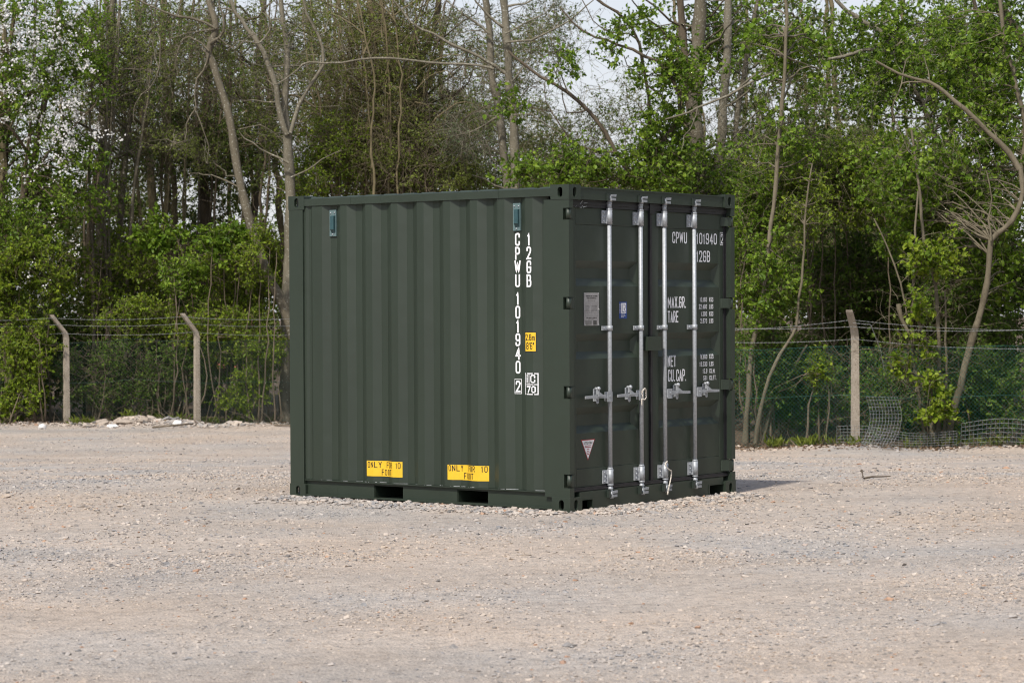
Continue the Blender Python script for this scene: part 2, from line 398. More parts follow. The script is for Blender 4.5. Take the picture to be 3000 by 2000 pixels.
# --- corner castings (hollow, oblong holes)
def casting(sx, sy, top):
    w, l, h = .160, .178, .118
    m = MB(); z0 = CH-h if top else 0.0; z1 = z0+h
    x_out, x_in = (0, w) if sx == 0 else (CW, CW-w)
    y_out, y_in = (0, l) if sy == 0 else (CL, CL-l)
    sgx = 1 if sx == 0 else -1; sgy = 1 if sy == 0 else -1
    dx = -.003*sgx; dy = -.003*sgy
    zc = h/2
    # long side face (normal -x for sx=0)
    if sx == 0:
        o, ux = ((x_out+dx, y_out+dy+(l+.003 if sy == 0 else 0), z0), (0, -1, 0)) if sy == 0 else ((x_out+dx, y_out+dy, z0), (0, -1, 0))
    else:
        o, ux = ((x_out+dx, min(y_out, y_in)+(dy if sy == 0 else 0), z0), (0, 1, 0))
    m.holed(o, ux, (0,0,1), l+.003, h, l*.53, zc, .024, .040, .028)
    # end face
    if sy == 0: o, ux = (min(x_out, x_in)+(dx if sx == 0 else 0), y_out+dy, z0), (1, 0, 0)
    else: o, ux = (max(x_out, x_in)+(dx if sx == 1 else 0), y_out+dy, z0), (-1, 0, 0)
    m.holed(o, ux, (0,0,1), w+.003, h, w*.5, zc, .024, .040, .028)
    xa, xb = sorted((x_out+dx, x_in)); ya, yb = sorted((y_out+dy, y_in))
    for z in (z0, z1): m.quad((xa,ya,z),(xb,ya,z),(xb,yb,z),(xa,yb,z))
    m.quad((x_in,ya,z0),(x_in,yb,z0),(x_in,yb,z1),(x_in,ya,z1)); m.quad((xa,y_in,z0),(xb,y_in,z0),(xb,y_in,z1),(xa,y_in,z1))
    bmesh.ops.remove_doubles(m.bm, verts=m.bm.verts, dist=1e-5)
    es = [e for e in m.bm.edges if len(e.link_faces) == 2 and abs(e.calc_face_angle(0)-R(90)) < .05 and e.calc_length() > .05]
    bmesh.ops.bevel(m.bm, geom=es, offset=.010, segments=3, profile=.5, affect='EDGES', clamp_overlap=True)
    return m.build("corner_casting", G, box)
for sx in (0, 1):
    for sy in (0, 1):
        for tp in (0, 1): casting(sx, sy, tp)

# --- door end: header, sill, doors
m = MB(); m.box(.1605, CW-.1605, .012, .075, 2.4785, 2.576); m.box(.1605, CW-.1605, .005, .0118, 2.566, 2.5775); m.build("door_header", G, box, .004, 2)
m = MB()
m.box(.345, 2.045, .022, .075, .012, .152); m.box(.1605, .3448, .022, .075, .094, .152); m.box(2.0452, CW-.1605, .022, .075, .100, .152)
m.box(.331, .3445, .018, .074, .012, .0935); m.box(.1605, .331, .018, .074, .0865, .0935); m.box(2.0455, 2.058, .018, .074, .012, .0995); m.box(2.058, 2.277, .018, .074, .093, .0995)
m.build("door_sill", G, box, .003)
for a, b in ((.1605, .331), (2.058, 2.277)): m = MB(); m.box(a, b, .25, .26, .012, .09); m.build("sill_pocket_shade", M['dark_inside'], box)  # dark plates paint the shade at the back of the sill pockets

RECS = [(1.995, 1.935, 1.852, 1.792), (1.408, 1.350, 1.266, 1.208), (.822, .764, .674, .616)]
YF, YP, YR = .060, .064, .106
def door(x0, x1, px0, px1):
    m = MB()
    z0, z1 = .186, 2.418
    pz0, pz1 = .333, 2.282
    # frame
    m.box(x0, px0, YF, YF+.045, z0, z1); m.box(px1, x1, YF, YF+.045, z0, z1)
    m.box(px0, px1, YF, YF+.045, z0, pz0); m.box(px0, px1, YF, YF+.045, pz1, z1)
    es = [e for e in m.bm.edges if e.calc_length() > .3]
    bmesh.ops.bevel(m.bm, geom=es, offset=.003, segments=2, profile=.5, affect='EDGES', clamp_overlap=True)
    # pressed panel
    def P(x, y, z): return m.bm.verts.new((x, y, z))
    zs = [pz1-.002]
    for a, b, c, d in RECS: zs += [a, b, c, d]
    zs.append(pz0+.002)
    xa, xb = px0+.001, px1-.001
    sl = .060
    def row(z, y, inset): return [P(xa, YP, z), P(xa+.004+inset*sl, y, z), P(xb-.004-inset*sl, y, z), P(xb, YP, z)]
    ys = [YP]+sum([[YP, YR, YR, YP] for _ in RECS], [])+[YP]
    rws = [row(z, y, 1 if y > YP+.01 else 0) for z, y in zip(zs, ys)]
    for a, b in zip(rws[:-1], rws[1:]):
        for i in range(3): m.bm.faces.new((a[i], a[i+1], b[i+1], b[i]))
    return m.build("door", G, box)
dl = door(.062, 1.196, .172, 1.052); dr = door(1.245, 2.376, 1.342, 2.284)
# small side flats of the recess: gaskets
m = MB(); m.box(.060, 2.378, .046, .074, 2.4185, 2.4775); m.box(.060, 2.378, .040, .046, 2.440, 2.458)
m.box(.060, 2.378, .046, .074, .1525, .1855); m.box(.060, 2.378, .036, .046, .160, .172)
m.box(1.196, 1.245, .052, .078, .1856, 2.4184); m.box(1.204, 1.222, .044, .052, .1856, 2.4184)
m.box(.0585, .062, .066, .09, .186, 2.418); m.box(2.3765, 2.3795, .050, .09, .186, 2.418); m.box(2.345, 2.376, .0535, .0598, .186, 2.418)
m.build("door_gasket", M['rubber'], box, .002)
m = MB(); m.box(1.188, 1.262, .034, .051, 2.395, 2.475); m.build("gasket_flap", M['rubber'], box, .006, 2)

# hinges, four per door
def hinge(dr_, s, z0, z1):
    X = (lambda a: a) if s == 0 else (lambda a: CW-a)
    m = MB(); zc0, zc1 = z0+.008, z1-.008
    m.cyl((X(.026), .024, z0-.004), (X(.026), .024, z1+.004), .012, n=12)
    m.cyl((X(.026), .024, zc0), (X(.026), .024, zc1), .021, n=16)
    pts = [(X(.022), .006), (X(.075), .016), (X(.135), .050), (X(.138), .0598), (X(.06), .0598), (X(.028), .040)]
    m.prism([(a, b, zc0) for a, b in pts], (0, 0, zc1-zc0))
    return m.build("hinge", G, dr_, .003)
for z in HZ: hinge(dl, 0, *z); hinge(dr, 1, *z)

# lock box over the meeting line
m = MB(); m.box(1.100, 1.298, .000, .0035, 1.262, 1.378); m.box(1.100, 1.298, .0035, .0512, 1.3745, 1.378)
m.box(1.100, 1.1035, .0035, .0512, 1.262, 1.3745); m.box(1.2945, 1.298, .0035, .0598, 1.262, 1.3745); m.box(1.070, 1.0995, .048, .0585, 1.270, 1.366)
m.build("lock_box", G, box, .0025, 2)

# locking bars
RODY = .030
def locking_bar(xr, side):
    m = MB(); m.cyl((xr, RODY, .085), (xr, RODY, 2.520), .0175, n=20)
    bar = m.build("locking_bar", M['galv'], box)
    # bearing brackets
    for z0, z1 in ((2.290, 2.408), (.192, .312)):
        b = MB(); b.cyl((xr, RODY, z0), (xr, RODY, z1), .0255, n=18); b.box(xr-.078, xr+.002, .046, .0575, z0+.006, z1-.006); b.box(xr-.03, xr+.024, RODY, .0575, z0+.006, z1-.006)
        for zz in (z0+.024, z1-.024): b.cyl((xr-.055, .0465, zz), (xr-.055, .038, zz), .0095, n=8)
        b.ball((xr-.052, .044, (z0+z1)/2), .008, 8)
        b.build("bearing_bracket", M['galv'], bar)
        for zz in (z0+.02, z1-.02): b = MB(); b.cyl((xr+.010, .0095, zz), (xr+.010, .0040, zz), .005, n=8); b.build("bracket_bolt", M['rubber'], bar)
    b = MB(); b.cyl((xr, RODY, 1.432), (xr, RODY, 1.472), .0245, n=18); b.box(xr-.078, xr+.002, .046, .0575, 1.434, 1.470); b.cyl((xr-.056, .0465, 1.452), (xr-.056, .038, 1.452), .009, n=8)
    b.build("bar_guide", M['galv'], bar)
    for z, h, rr in ((2.408, .012, .026), (2.455, .010, .023), (2.420, .045, .0195), (.180, .012, .026), (.150, .010, .023), (.130, .05, .0195), (.312, .014, .022)): b = MB(); b.cyl((xr, RODY, z), (xr, RODY, z+h), rr, n=16); b.build("collar", M['galv'], bar)
    # cams: hooked heads at both ends, dark keepers on header / sill
    for zc, up in ((2.502, 1), (.108, -1)):
        c = MB()
        c.cyl((xr, RODY-.006, zc-.030), (xr, RODY-.006, zc+.024), .021, n=14)
        c.hexa([(xr-.020, -.010, zc-.020), (xr+.050, -.004, zc-.020), (xr+.046, .032, zc-.020), (xr-.016, .030, zc-.020), (xr-.020, -.010, zc+.000), (xr+.050, -.004, zc+.000), (xr+.046, .032, zc+.000), (xr-.016, .030, zc+.000)])
        c.hexa([(xr-.016, -.008, zc+.010), (xr+.052, -.004, zc+.010), (xr+.050, .024, zc+.012), (xr-.004, .026, zc+.012), (xr-.016, -.008, zc+.028), (xr+.058, -.004, zc+.032), (xr+.054, .024, zc+.030), (xr-.004, .026, zc+.028)])
        c.build("cam", M['galv'], bar, .003)
        k = MB(); yk = .0115 if up > 0 else .0215
        k.box(xr-.064, xr-.034, .0005, yk, zc-.022, zc+.030); k.box(xr-.064, xr-.010, yk-.007, yk, zc+.0305, zc+.037)
        k.build("cam_keeper", M['green_dark'], bar, .008, 2)
    # handle
    d = -1 if side < 0 else 1; zh = .905
    h = MB(); x = lambda a: xr+d*a
    def bb(a0, a1, y0, y1, z0, z1):
        q = sorted((x(a0), x(a1))); h.box(q[0], q[1], y0, y1, z0, z1)
    def hx(a0, a1, ya0, ya1, yb0, yb1, za0, za1, zb0, zb1):
        h.hexa([(x(a0), ya0, za0), (x(a1), yb0, zb0), (x(a1), yb1, zb1-(zb1-zb0)), (x(a0), ya1, za0), (x(a0), ya0, za1), (x(a1), yb0, zb1), (x(a1), yb1, zb1), (x(a0), ya1, za1)])
    hx(.045, .185, .012, .024, .010, .024, zh-.018, zh+.014, zh-.012, zh+.014)
    hx(.185, .360, .010, .024, .012, .022, zh-.012, zh+.014, zh-.014, zh+.008)
    h.build("handle", M['galv'], bar, .003)
    h = MB()
    bb(.004, .070, .002, .0065, zh-.046, zh+.036); bb(.010, .070, .030, .0345, zh-.040, zh+.034); bb(.004, .010, .0065, .034, zh-.036, zh+.030)
    h.cyl((x(.038), -.004, zh), (x(.038), .036, zh), .0075, n=10)
    h.build("handle_hub", M['galv'], bar, .002)
    # catch on the door that holds the handle
    h = MB(); xc = .178
    bb(xc-.022, xc+.022, .050, .0598, zh-.040, zh+.060)
    bb(xc-.018, xc+.018, .028, .050, zh-.040, zh-.022)
    h.cyl((x(xc), .024, zh-.040), (x(xc), .032, zh-.040), .019, n=14); bb(xc-.019, xc+.019, .024, .032, zh-.042, zh-.010)
    h.cyl((x(xc), .020, zh+.062), (x(xc), .050, zh+.062), .013, n=12); h.ball((x(xc), .016, zh+.064), .017, 10)
    h.hexa([(x(xc)-.016, .014, zh+.018), (x(xc)+.016, .014, zh+.018), (x(xc)+.016, .030, zh+.018), (x(xc)-.016, .030, zh+.018), (x(xc)-.013, .016, zh+.062), (x(xc)+.013, .016, zh+.062), (x(xc)+.013, .030, zh+.062), (x(xc)-.013, .030, zh+.062)])
    # curved arm running down to the right over the handle
    h.hexa([(x(xc)-.016, .004, zh+.002), (x(xc)+.052, .004, zh-.004), (x(xc)+.052, .010, zh-.004), (x(xc)-.016, .010, zh+.002), (x(xc)-.014, .006, zh+.045), (x(xc)+.050, .004, zh+.012), (x(xc)+.050, .010, zh+.012), (x(xc)-.014, .014, zh+.045)])
    h.build("handle_catch", M['galv'], bar, .003)
    return bar
for xr, s in ((.595, -1), (1.043, -1), (1.392, 1), (1.846, 1)): locking_bar(xr, s)

# --- vents on the side
def vent(uc, z0, z1):
    m = MB(); w = .037
    x0 = .038
    m.box(x0-.008, x0+.0055, uc-w, uc+w, z0, z1)
    v = m.build("vent", M['teal_pale'], box, .004, 2)
    m = MB(); a, b = uc-w+.007, uc+w-.022; zb, zt = z0+.030, z1-.048; xf = x0-.034
    m.hexa([(xf, a, zb+.028), (x0-.0085, a, zb), (x0-.0085, b, zb), (xf, b-.006, zb+.028), (xf, a, zt-.006), (x0-.0085, a, zt), (x0-.0085, b, zt), (xf, b-.006, zt-.006)])
    m.build("hood", M['teal'], v, .003)
    m = MB()
    for yy, zz in ((uc-.022, z1-.024), (uc+.022, z1-.024), (uc, z0+.016)):
        m = MB(); m.ball((x0-.010, yy, zz), .007, 8); m.build("rivet", M['galv'], v)
vent(2.511, 2.238, 2.462); vent(.5405, 2.238, 2.459)

# --- writing on the side (mirrored axis: reading direction runs toward decreasing y)
def side_map(off): return lambda a, b, l: (depth(-a)-off-l, -a, b)       # a = -u
def side_flat(x, off): return lambda a, b, l: (x-off-l, -a, b)
k = Ink()
for ch, zt in zip("CPWU101940", (2.2207, 2.1090, 2.0, 1.889, 1.748, 1.6365, 1.5266, 1.4165, 1.3075, 1.1955)):
    w = .062 if ch == 'W' else (.036 if ch == '1' else .050)
    k.glyph(ch, -.543-w/2, zt-.104, w, .104, .0145)
k.glyph('2', -.543-.024, .943, .048, .092, .0135); k.frame(-.543-.035, -.543+.035, .932, 1.046, .005)
k.build("lettering", M['white'], box, side_flat(.044, .0010))
k = Ink()
for ch, zt in zip("12GB", (2.219, 2.108, 1.9965, 1.887)):
    w = .034 if ch == '1' else .048
    k.glyph(ch, -.402-w/2, zt-.103, w, .103, .0145)
k.build("lettering", M['white'], box, side_flat(.008, .0010))
# ic / 70 mark
k = Ink(); a0, a1, b0, b1 = -.4486, -.3251, .925, 1.099
k.frame(a0+.004, a1-.004, b0+.004, b1-.004, .008); k.rect(a0+.008, a1-.008, 1.004, 1.011, 6); k.rect(a0+.040, a0+.046, 1.011, b1-.008)
k.glyph('i', a0+.013, 1.020, .022, .066, .009); k.glyph('c', a0+.056, 1.020, .044, .095, .010)
k.glyph('7', a0+.020, .940, .038, .056, .010); k.glyph('0', a0+.066, .940, .038, .056, .010)
k.build("size_mark", M['white'], box, side_map(.0012))
# stickers that follow the pressing
def wrapped(a0, a1, b0, b1, mt, name, off, parent=box, n=40):
    s = Ink(); s.rect(a0, a1, b0, b1, n); return s.build(name, mt, parent, side_map(off))
hs = wrapped(-.447, -.339, 1.267, 1.428, M['black'], "height_sticker", .0010)
wrapped(-.442, -.344, 1.273, 1.422, M['yellow'], "sticker_face", .0020, hs)
k = Ink(); k.text("2.6m", -.436, 1.358, .085, .052, .006, .01, .22); k.text("8'6\"", -.430, 1.287, .075, .056, .006, .01, .2)
k.build("lettering", M['black'], hs, side_map(.0032))
for a0, a1, b0, b1 in ((-2.123, -1.743, .213, .343), (-1.248, -.843, .215, .339)):
    st = wrapped(a0, a1, b0, b1, M['yellow'], "fork_pocket_sticker", .0016)
    k = Ink(); w = a1-a0
    k.text("ONLY", a0+.012, b0+.072, .125, .050, .0058, .006, .35); k.text("FOR", a0+w*.50, b0+.072, .082, .050, .0058, .006, .35); k.text("10", a1-.062, b0+.072, .048, .050, .0058, .006, .4)
    k.text("FOOT", a0+w*.36, b0+.010, .125, .050, .0058, .006, .35)
    k.build("lettering", M['black'], st, side_map(.0028))

# --- writing on the doors (a = local x)
def door_map(y, off): return lambda a, b, l: (a, y-off-l, b)
def door_prof(off):
    zs, ys = [pz for pz in (2.282,)], [YP]
    for r4 in RECS: zs += list(r4); ys += [YP, YR, YR, YP]
    zs.append(.33); ys.append(YP)
    zz, yy = zs[::-1], ys[::-1]
    return lambda a, b, l: (a, float(np.interp(b, zz, yy))-off-l, b)
W_ = M['white']
for args in (("CPWU", 1.561, 2.158, .222, .096, .0125, .02, .22), ("101940", 1.930, 2.158, .322, .096, .0125, .02, .25), ("12GB", 1.930, 2.006, .214, .096, .0125, .02, .22),
             ("MAX.GR.", 1.487, 1.614, .276, .097, .0125, .02, .16), ("TARE", 1.487, 1.491, .160, .098, .0125, .02, .16), ("NET", 1.482, 1.119, .128, .096, .0125, .01, .2),
             ("CU.", 1.486, .996, .105, .101, .0125, .02, .2), ("CAP.", 1.612, .996, .150, .101, .0125, .02, .16)):
    k = Ink(); k.text(*args); k.build("lettering", W_, dr, door_prof(.0012))
for txt, unit, z in (("10.160", "KGS", 1.665), ("22.400", "LBS", 1.605), ("1.300", "KGS", 1.543), ("2.870", "LBS", 1.483), ("8.860", "KGS", 1.176), ("19.530", "LBS", 1.113), ("15.9", "CU.M.", 1.053), ("561", "CU.FT.", .9935)):
    k = Ink()
    wn_ = sum(NARROW.get(c, 1) for c in txt)+.28*(len(txt)-1); w = wn_*.0190
    k.text(txt, 2.092-w, z, w, .040, .0058, .008, .28)
    wu = (sum(NARROW.get(c, 1) for c in unit)+.28*(len(unit)-1))*.0180
    k.text(unit, 2.127, z, wu, .040, .0058, .008, .28)
    k.build("lettering", W_, dr, door_prof(.0012))
k = Ink(); k.glyph('2', 2.310, 2.168, .042, .084, .011); k.frame(2.2985, 2.3635, 2.156, 2.264, .005)
k.build("lettering", W_, dr, door_map(YF, .0012))
# maker's plate
m = MB(); m.box(.283, .486, .0575, .0632, 1.474, 1.738); pl = m.build("data_plate", M['plate'], dl, .004, 2)
k = Ink(); t = .0022; x0, x1 = .292, .477
k.text("APPROVED FOR TRANSPORT", x0+.012, 1.706, .160, .010, t, .02, .3); k.text("UNDER CUSTOMS SEAL", x0+.026, 1.690, .132, .010, t, .02, .3)
k.frame(x0+.045, x0+.135, 1.672, 1.683, .001)
for z in (1.660, 1.651, 1.636, 1.588, 1.574, 1.562, 1.548): k.rect(x0, x1, z, z+.0012)
k.rect(x0+.085, x0+.0865, 1.575, 1.636)
for z in (1.629, 1.620, 1.611, 1.602, 1.594): k.rect(x0+.004, x0+.06, z, z+.0022); k.rect(x0+.095, x0+.165, z, z+.0022)
k.text("CSC SAFETY APPROVAL", x0+.020, 1.532, .145, .010, t, .02, .3); k.frame(x0+.045, x0+.125, 1.518, 1.527, .001)
for z in (1.510, 1.503, 1.495, 1.488, 1.481): k.rect(x0+.002, x0+.09, z, z+.0022); k.rect(x0+.112, x0+.160, z-.001, z+.004)
k.build("lettering", M['black'], pl, lambda a, b, l: (a, .0575-.0008-l, b))
m = MB()
for a, b in ((.290, 1.730), (.479, 1.730), (.287, 1.604), (.482, 1.604), (.290, 1.481), (.479, 1.481)): m.cyl((a, .058, b), (a, .0545, b), .006, n=8)
m.build("rivet", M['galv_dull'], pl)
# blue class sticker with LR
k = Ink(); k.rect(.776, .887, 1.528, 1.665); ls = k.build("certificate_sticker", M['blue'], dl, door_map(YP, .0012))
k = Ink(); k.rect(.804, .875, 1.572, 1.655)
ww = .070
k.text("CUSTOMS", .804, 1.559, .050, .006, .0016, .02, .3); k.text("CERTIFIED", .804, 1.549, .060, .006, .0016, .02, .3); k.text("BOARD", .804, 1.539, .035, .006, .0016, .02, .3)
s = Ink(); s.text("CERTIFIED", 0, 0, .080, .011, .0026, .02, .35)
b0 = len(k.V)
k.V += [(.782+.011-y, 1.574+x, l) for x, y, l in s.V]; k.F += [tuple(i+b0 for i in f) for f in s.F]
k.build("sticker_panel", M['sticker_white'], ls, door_map(YP, .0020))
k = Ink()
_ribbon(_fillet([(.818, 1.645), (.818, 1.584), (.848, 1.584)], False, .01), False, .005, k.V, k.F, 0, .02)
_ribbon(_fillet([(.838, 1.643), (.862, 1.643, 1), (.862, 1.613, 1), (.842, 1.610), (.866, 1.583)], False, .016), False, .005, k.V, k.F, .0002, .02)
k.build("emblem", M['blue'], ls, door_map(YP, .0032))
# warning triangle
tr = MB(); tr.ngon([(.236, YP-.0012, .564), (.428, YP-.0012, .564), (.331, YP-.0012, .394)]); wt = tr.build("warning_sticker", M['red'], dl)
tr = MB(); tr.ngon([(.248, YP-.0022, .557), (.416, YP-.0022, .557), (.331, YP-.0022, .408)]); tr.build("sticker_face", M['sticker_white'], wt)
k = Ink(); k.text("ATTENTION", .272, .526, .118, .022, .0036, .02, .3)
k.build("lettering", M['black'], wt, door_map(YP, .0034))
k = Ink()
for z, w in ((.512, .085), (.500, .092), (.485, .03), (.470, .03), (.456, .045), (.443, .03)): k.rect(.331-w/2, .331+w/2, z, z+.005)
k.build("small_print", M['red'], wt, door_map(YP, .0034))
# scuffs of bare metal / paint chips on gasket and frame
k = Ink(); rg = random.Random(5)
for _ in range(7):
    a, b = rg.uniform(.13, .26), rg.uniform(2.415, 2.455); an = rg.uniform(-.3, 1.2); ln = rg.uniform(.015, .05)
    _ribbon([(a, b), (a+ln*math.cos(an), b+ln*.6*math.sin(an))], False, rg.uniform(.002, .005), k.V, k.F, 0, .1)
k.build("scratch", M['galv_dull'], box, lambda a, b, l: (a, .0395-l, b))
k = Ink()
for _ in range(34):
    a = -rg.uniform(.27, 2.78); k.rect(a, a+rg.uniform(.01, .07), .1600, .1600+rg.uniform(.0015, .0045), 2)
k.build("scratch", M['galv_dull'], box, side_map(.0008))

# --- cords hanging on the locking bars (separate things)
CM = Matrix.Translation(box.location) @ Matrix.Rotation(0.916733, 4, 'Z')
def cord(name, pts, r, label):
    o_ = CM @ Vector(pts[0]); m = MB()
    w = [CM @ Vector(p)-o_ for p in pts]
    # catmull-rom resample
    q = []
    for i in range(len(w)-1):
        p0, p1, p2, p3 = w[max(i-1, 0)], w[i], w[i+1], w[min(i+2, len(w)-1)]
        for t in [j/5 for j in range(5)]:
            q.append(0.5*((2*p1)+(p2-p0)*t+(2*p0-5*p1+4*p2-p3)*t*t+(3*p1-p0-3*p2+p3)*t**3))
    q.append(w[-1])
    for ph in (0, math.pi):
        tw = [p+Vector((math.cos(i*1.1+ph), math.sin(i*1.1+ph), math.sin(i*.9+ph)))*r*.55 for i, p in enumerate(q)]
        m.tube(tw, r*.75, 6)
    o = m.build(name, M['cord'], None); o.location = o_
    return tag(o, label, "cord")
xr = 1.043
cord("cord", [(xr-.030, -.004, .880), (xr-.040, -.006, .925), (xr-.015, -.010, .950), (xr+.012, -.004, .945), (xr+.030, .004, .915), (xr+.022, -.002, .880), (xr-.010, -.010, .862), (xr-.045, -.010, .868), (xr-.050, -.008, .850), (xr-.046, -.006, .815)], .0055, "frayed white cord looped around a locking bar at the handle hub")
xr = 1.392
cord("cord", [(xr-.020, -.004, .335), (xr-.050, -.006, .318), (xr-.040, -.012, .285), (xr+.0, -.014, .262), (xr+.030, -.010, .250), (xr+.022, -.012, .200), (xr+.0, -.014, .150), (xr-.025, -.016, .095), (xr-.040, -.018, .062)], .0055, "white twisted cord hanging down from a locking bar's bottom bracket")

#@@VEG@@
# ================================================================== GROUND
def ground_mat():
    m, N, L, b = mat("gravel_ground")
    geo = N.new("ShaderNodeTexCoord")
    n1 = noise(N, L, 0.35, 5, 0.6); r1 = ramp(N, [(0.36, (.47, .395, .33)), (0.5, (.445, .39, .34)), (0.66, (.395, .37, .345))]); L.new(n1.outputs[0], r1.inputs[0])
    n2 = noise(N, L, 9.0, 6, 0.7); r2 = ramp(N, [(0.30, (.72, .71, .70)), (0.5, (1, 1, 1)), (0.72, (1.15, 1.14, 1.13))]); L.new(n2.outputs[0], r2.inputs[0])
    mx = N.new("ShaderNodeMix"); mx.data_type = 'RGBA'; mx.blend_type = 'MULTIPLY'; mx.inputs[0].default_value = 1
    L.new(r1.outputs[0], mx.inputs[6]); L.new(r2.outputs[0], mx.inputs[7])
    vo = N.new("ShaderNodeTexVoronoi"); vo.inputs["Scale"].default_value = 55; L.new(geo.outputs["Object"], vo.inputs["Vector"])
    hs = N.new("ShaderNodeSeparateColor"); L.new(vo.outputs["Color"], hs.inputs[0])
    r3 = ramp(N, [(0.0, (.72, .72, .73)), (0.3, (.92, .92, .93)), (0.6, (1.03, 1.0, .97)), (0.95, (1.14, 1.12, 1.1))]); L.new(hs.outputs[0], r3.inputs[0])
    nb = noise(N, L, 1.0, 4, .55, stretch=(.35, .8, 1)); rb = ramp(N, [(.36, (.90, .895, .89)), (.5, (1, 1, 1)), (.64, (1.07, 1.065, 1.06))]); L.new(nb.outputs[0], rb.inputs[0])
    mb = N.new("ShaderNodeMix"); mb.data_type = 'RGBA'; mb.blend_type = 'MULTIPLY'; mb.inputs[0].default_value = 1
    L.new(mx.outputs[2], mb.inputs[6]); L.new(rb.outputs[0], mb.inputs[7])
    mx2 = N.new("ShaderNodeMix"); mx2.data_type = 'RGBA'; mx2.blend_type = 'MULTIPLY'; mx2.inputs[0].default_value = .8
    L.new(mb.outputs[2], mx2.inputs[6]); L.new(r3.outputs[0], mx2.inputs[7])
    at = N.new("ShaderNodeAttribute"); at.attribute_name = "soil"
    n4 = noise(N, L, 3.0, 5, 0.7); r4 = ramp(N, [(0.3, (.06, .045, .032)), (0.7, (.16, .115, .08))]); L.new(n4.outputs[0], r4.inputs[0])
    mx3 = N.new("ShaderNodeMix"); mx3.data_type = 'RGBA'; L.new(at.outputs["Fac"], mx3.inputs[0]); L.new(mx2.outputs[2], mx3.inputs[6]); L.new(r4.outputs[0], mx3.inputs[7])
    L.new(mx3.outputs[2], b.inputs["Base Color"]); b.inputs["Roughness"].default_value = .95; b.inputs["Specular IOR Level"].default_value = .2
    n5 = noise(N, L, 28, 6, 0.75); bp = N.new("ShaderNodeBump"); bp.inputs["Strength"].default_value = .7; bp.inputs["Distance"].default_value = .02
    ad = N.new("ShaderNodeMath"); ad.operation = 'ADD'; L.new(n5.outputs[0], ad.inputs[0]); L.new(vo.outputs["Distance"], ad.inputs[1])
    L.new(ad.outputs[0], bp.inputs["Height"]); L.new(bp.outputs[0], b.inputs["Normal"])
    return m
xs = np.unique(np.concatenate([np.linspace(-400, -16, 14), np.arange(-16, 16.01, .2), np.linspace(16, 400, 14)]))
ys = np.unique(np.concatenate([np.linspace(-120, 4, 8), np.arange(4, 60, .2), np.linspace(60, 800, 24)]))
XX, YY = np.meshgrid(xs, ys, indexing='ij'); ZZ = gz(XX, YY)
nx_, ny_ = len(xs), len(ys)
idx = np.arange(nx_*ny_).reshape(nx_, ny_)
F = np.stack([idx[:-1, :-1], idx[1:, :-1], idx[1:, 1:], idx[:-1, 1:]], -1).reshape(-1, 4)
gr = np_mesh("ground", np.stack([XX, YY, ZZ], -1), faces4=F, mats=[ground_mat()], smooth=True)
gr['kind'] = 'structure'
soil = np.clip((YY-fence_y(np.clip(XX, -12, 12))+.75+.25*np.sin(XX*2.1)+.2*np.sin(XX*5.3+YY))/.9, 0, 1).ravel()
a_ = gr.data.attributes.new("soil", 'FLOAT', 'POINT'); a_.data.foreach_set("value", soil.astype(np.float32))

# loose gravel: real stones, uncountable
rs = np.random.default_rng(11)
def stone_mat():
    m, N, L, b = mat("gravel_stones")
    g = N.new("ShaderNodeNewGeometry")
    r = ramp(N, [(0.0, (.15, .145, .14)), (.06, (.24, .23, .225)), (.22, (.32, .305, .295)), (.42, (.40, .355, .315)), (.72, (.445, .39, .34)), (.90, (.475, .42, .37)), (.975, (.50, .45, .40)), (.98, (.36, .22, .15)), (1.0, (.42, .29, .21))])
    L.new(g.outputs["Random Per Island"], r.inputs[0])
    n = noise(N, L, 60, 3, .6); r2 = ramp(N, [(.3, (.8, .8, .8)), (.7, (1.15, 1.15, 1.15))]); L.new(n.outputs[0], r2.inputs[0])
    mx = N.new("ShaderNodeMix"); mx.data_type = 'RGBA'; mx.blend_type = 'MULTIPLY'; mx.inputs[0].default_value = 1
    L.new(r.outputs[0], mx.inputs[6]); L.new(r2.outputs[0], mx.inputs[7]); n6 = noise(N, L, 0.35, 5, 0.6); r6 = ramp(N, [(0.36, (1.05, .98, .90)), (0.5, (1.02, 1.0, .98)), (0.62, (.88, .91, .95))]); L.new(n6.outputs[0], r6.inputs[0])
    mx6 = N.new("ShaderNodeMix"); mx6.data_type = 'RGBA'; mx6.blend_type = 'MULTIPLY'; mx6.inputs[0].default_value = 1
    L.new(mx.outputs[2], mx6.inputs[6]); L.new(r6.outputs[0], mx6.inputs[7]); L.new(mx6.outputs[2], b.inputs["Base Color"])
    b.inputs["Roughness"].default_value = .9; b.inputs["Specular IOR Level"].default_value = .25
    return m
CUBE = np.array([(-1,-1,-1),(1,-1,-1),(1,1,-1),(-1,1,-1),(-1,-1,1),(1,-1,1),(1,1,1),(-1,1,1)], float)
CF = np.array([(0,3,2,1),(4,5,6,7),(0,1,5,4),(1,2,6,5),(2,3,7,6),(3,0,4,7)])
def rot_rand(n, rg_):
    q = rg_.normal(size=(n, 4)); q /= np.linalg.norm(q, axis=1)[:, None]; w, x, y, z = q.T
    return np.stack([np.stack([1-2*(y*y+z*z), 2*(x*y-z*w), 2*(x*z+y*w)], -1), np.stack([2*(x*y+z*w), 1-2*(x*x+z*z), 2*(y*z-x*w)], -1), np.stack([2*(x*z-y*w), 2*(y*z+x*w), 1-2*(x*x+y*y)], -1)], 1)
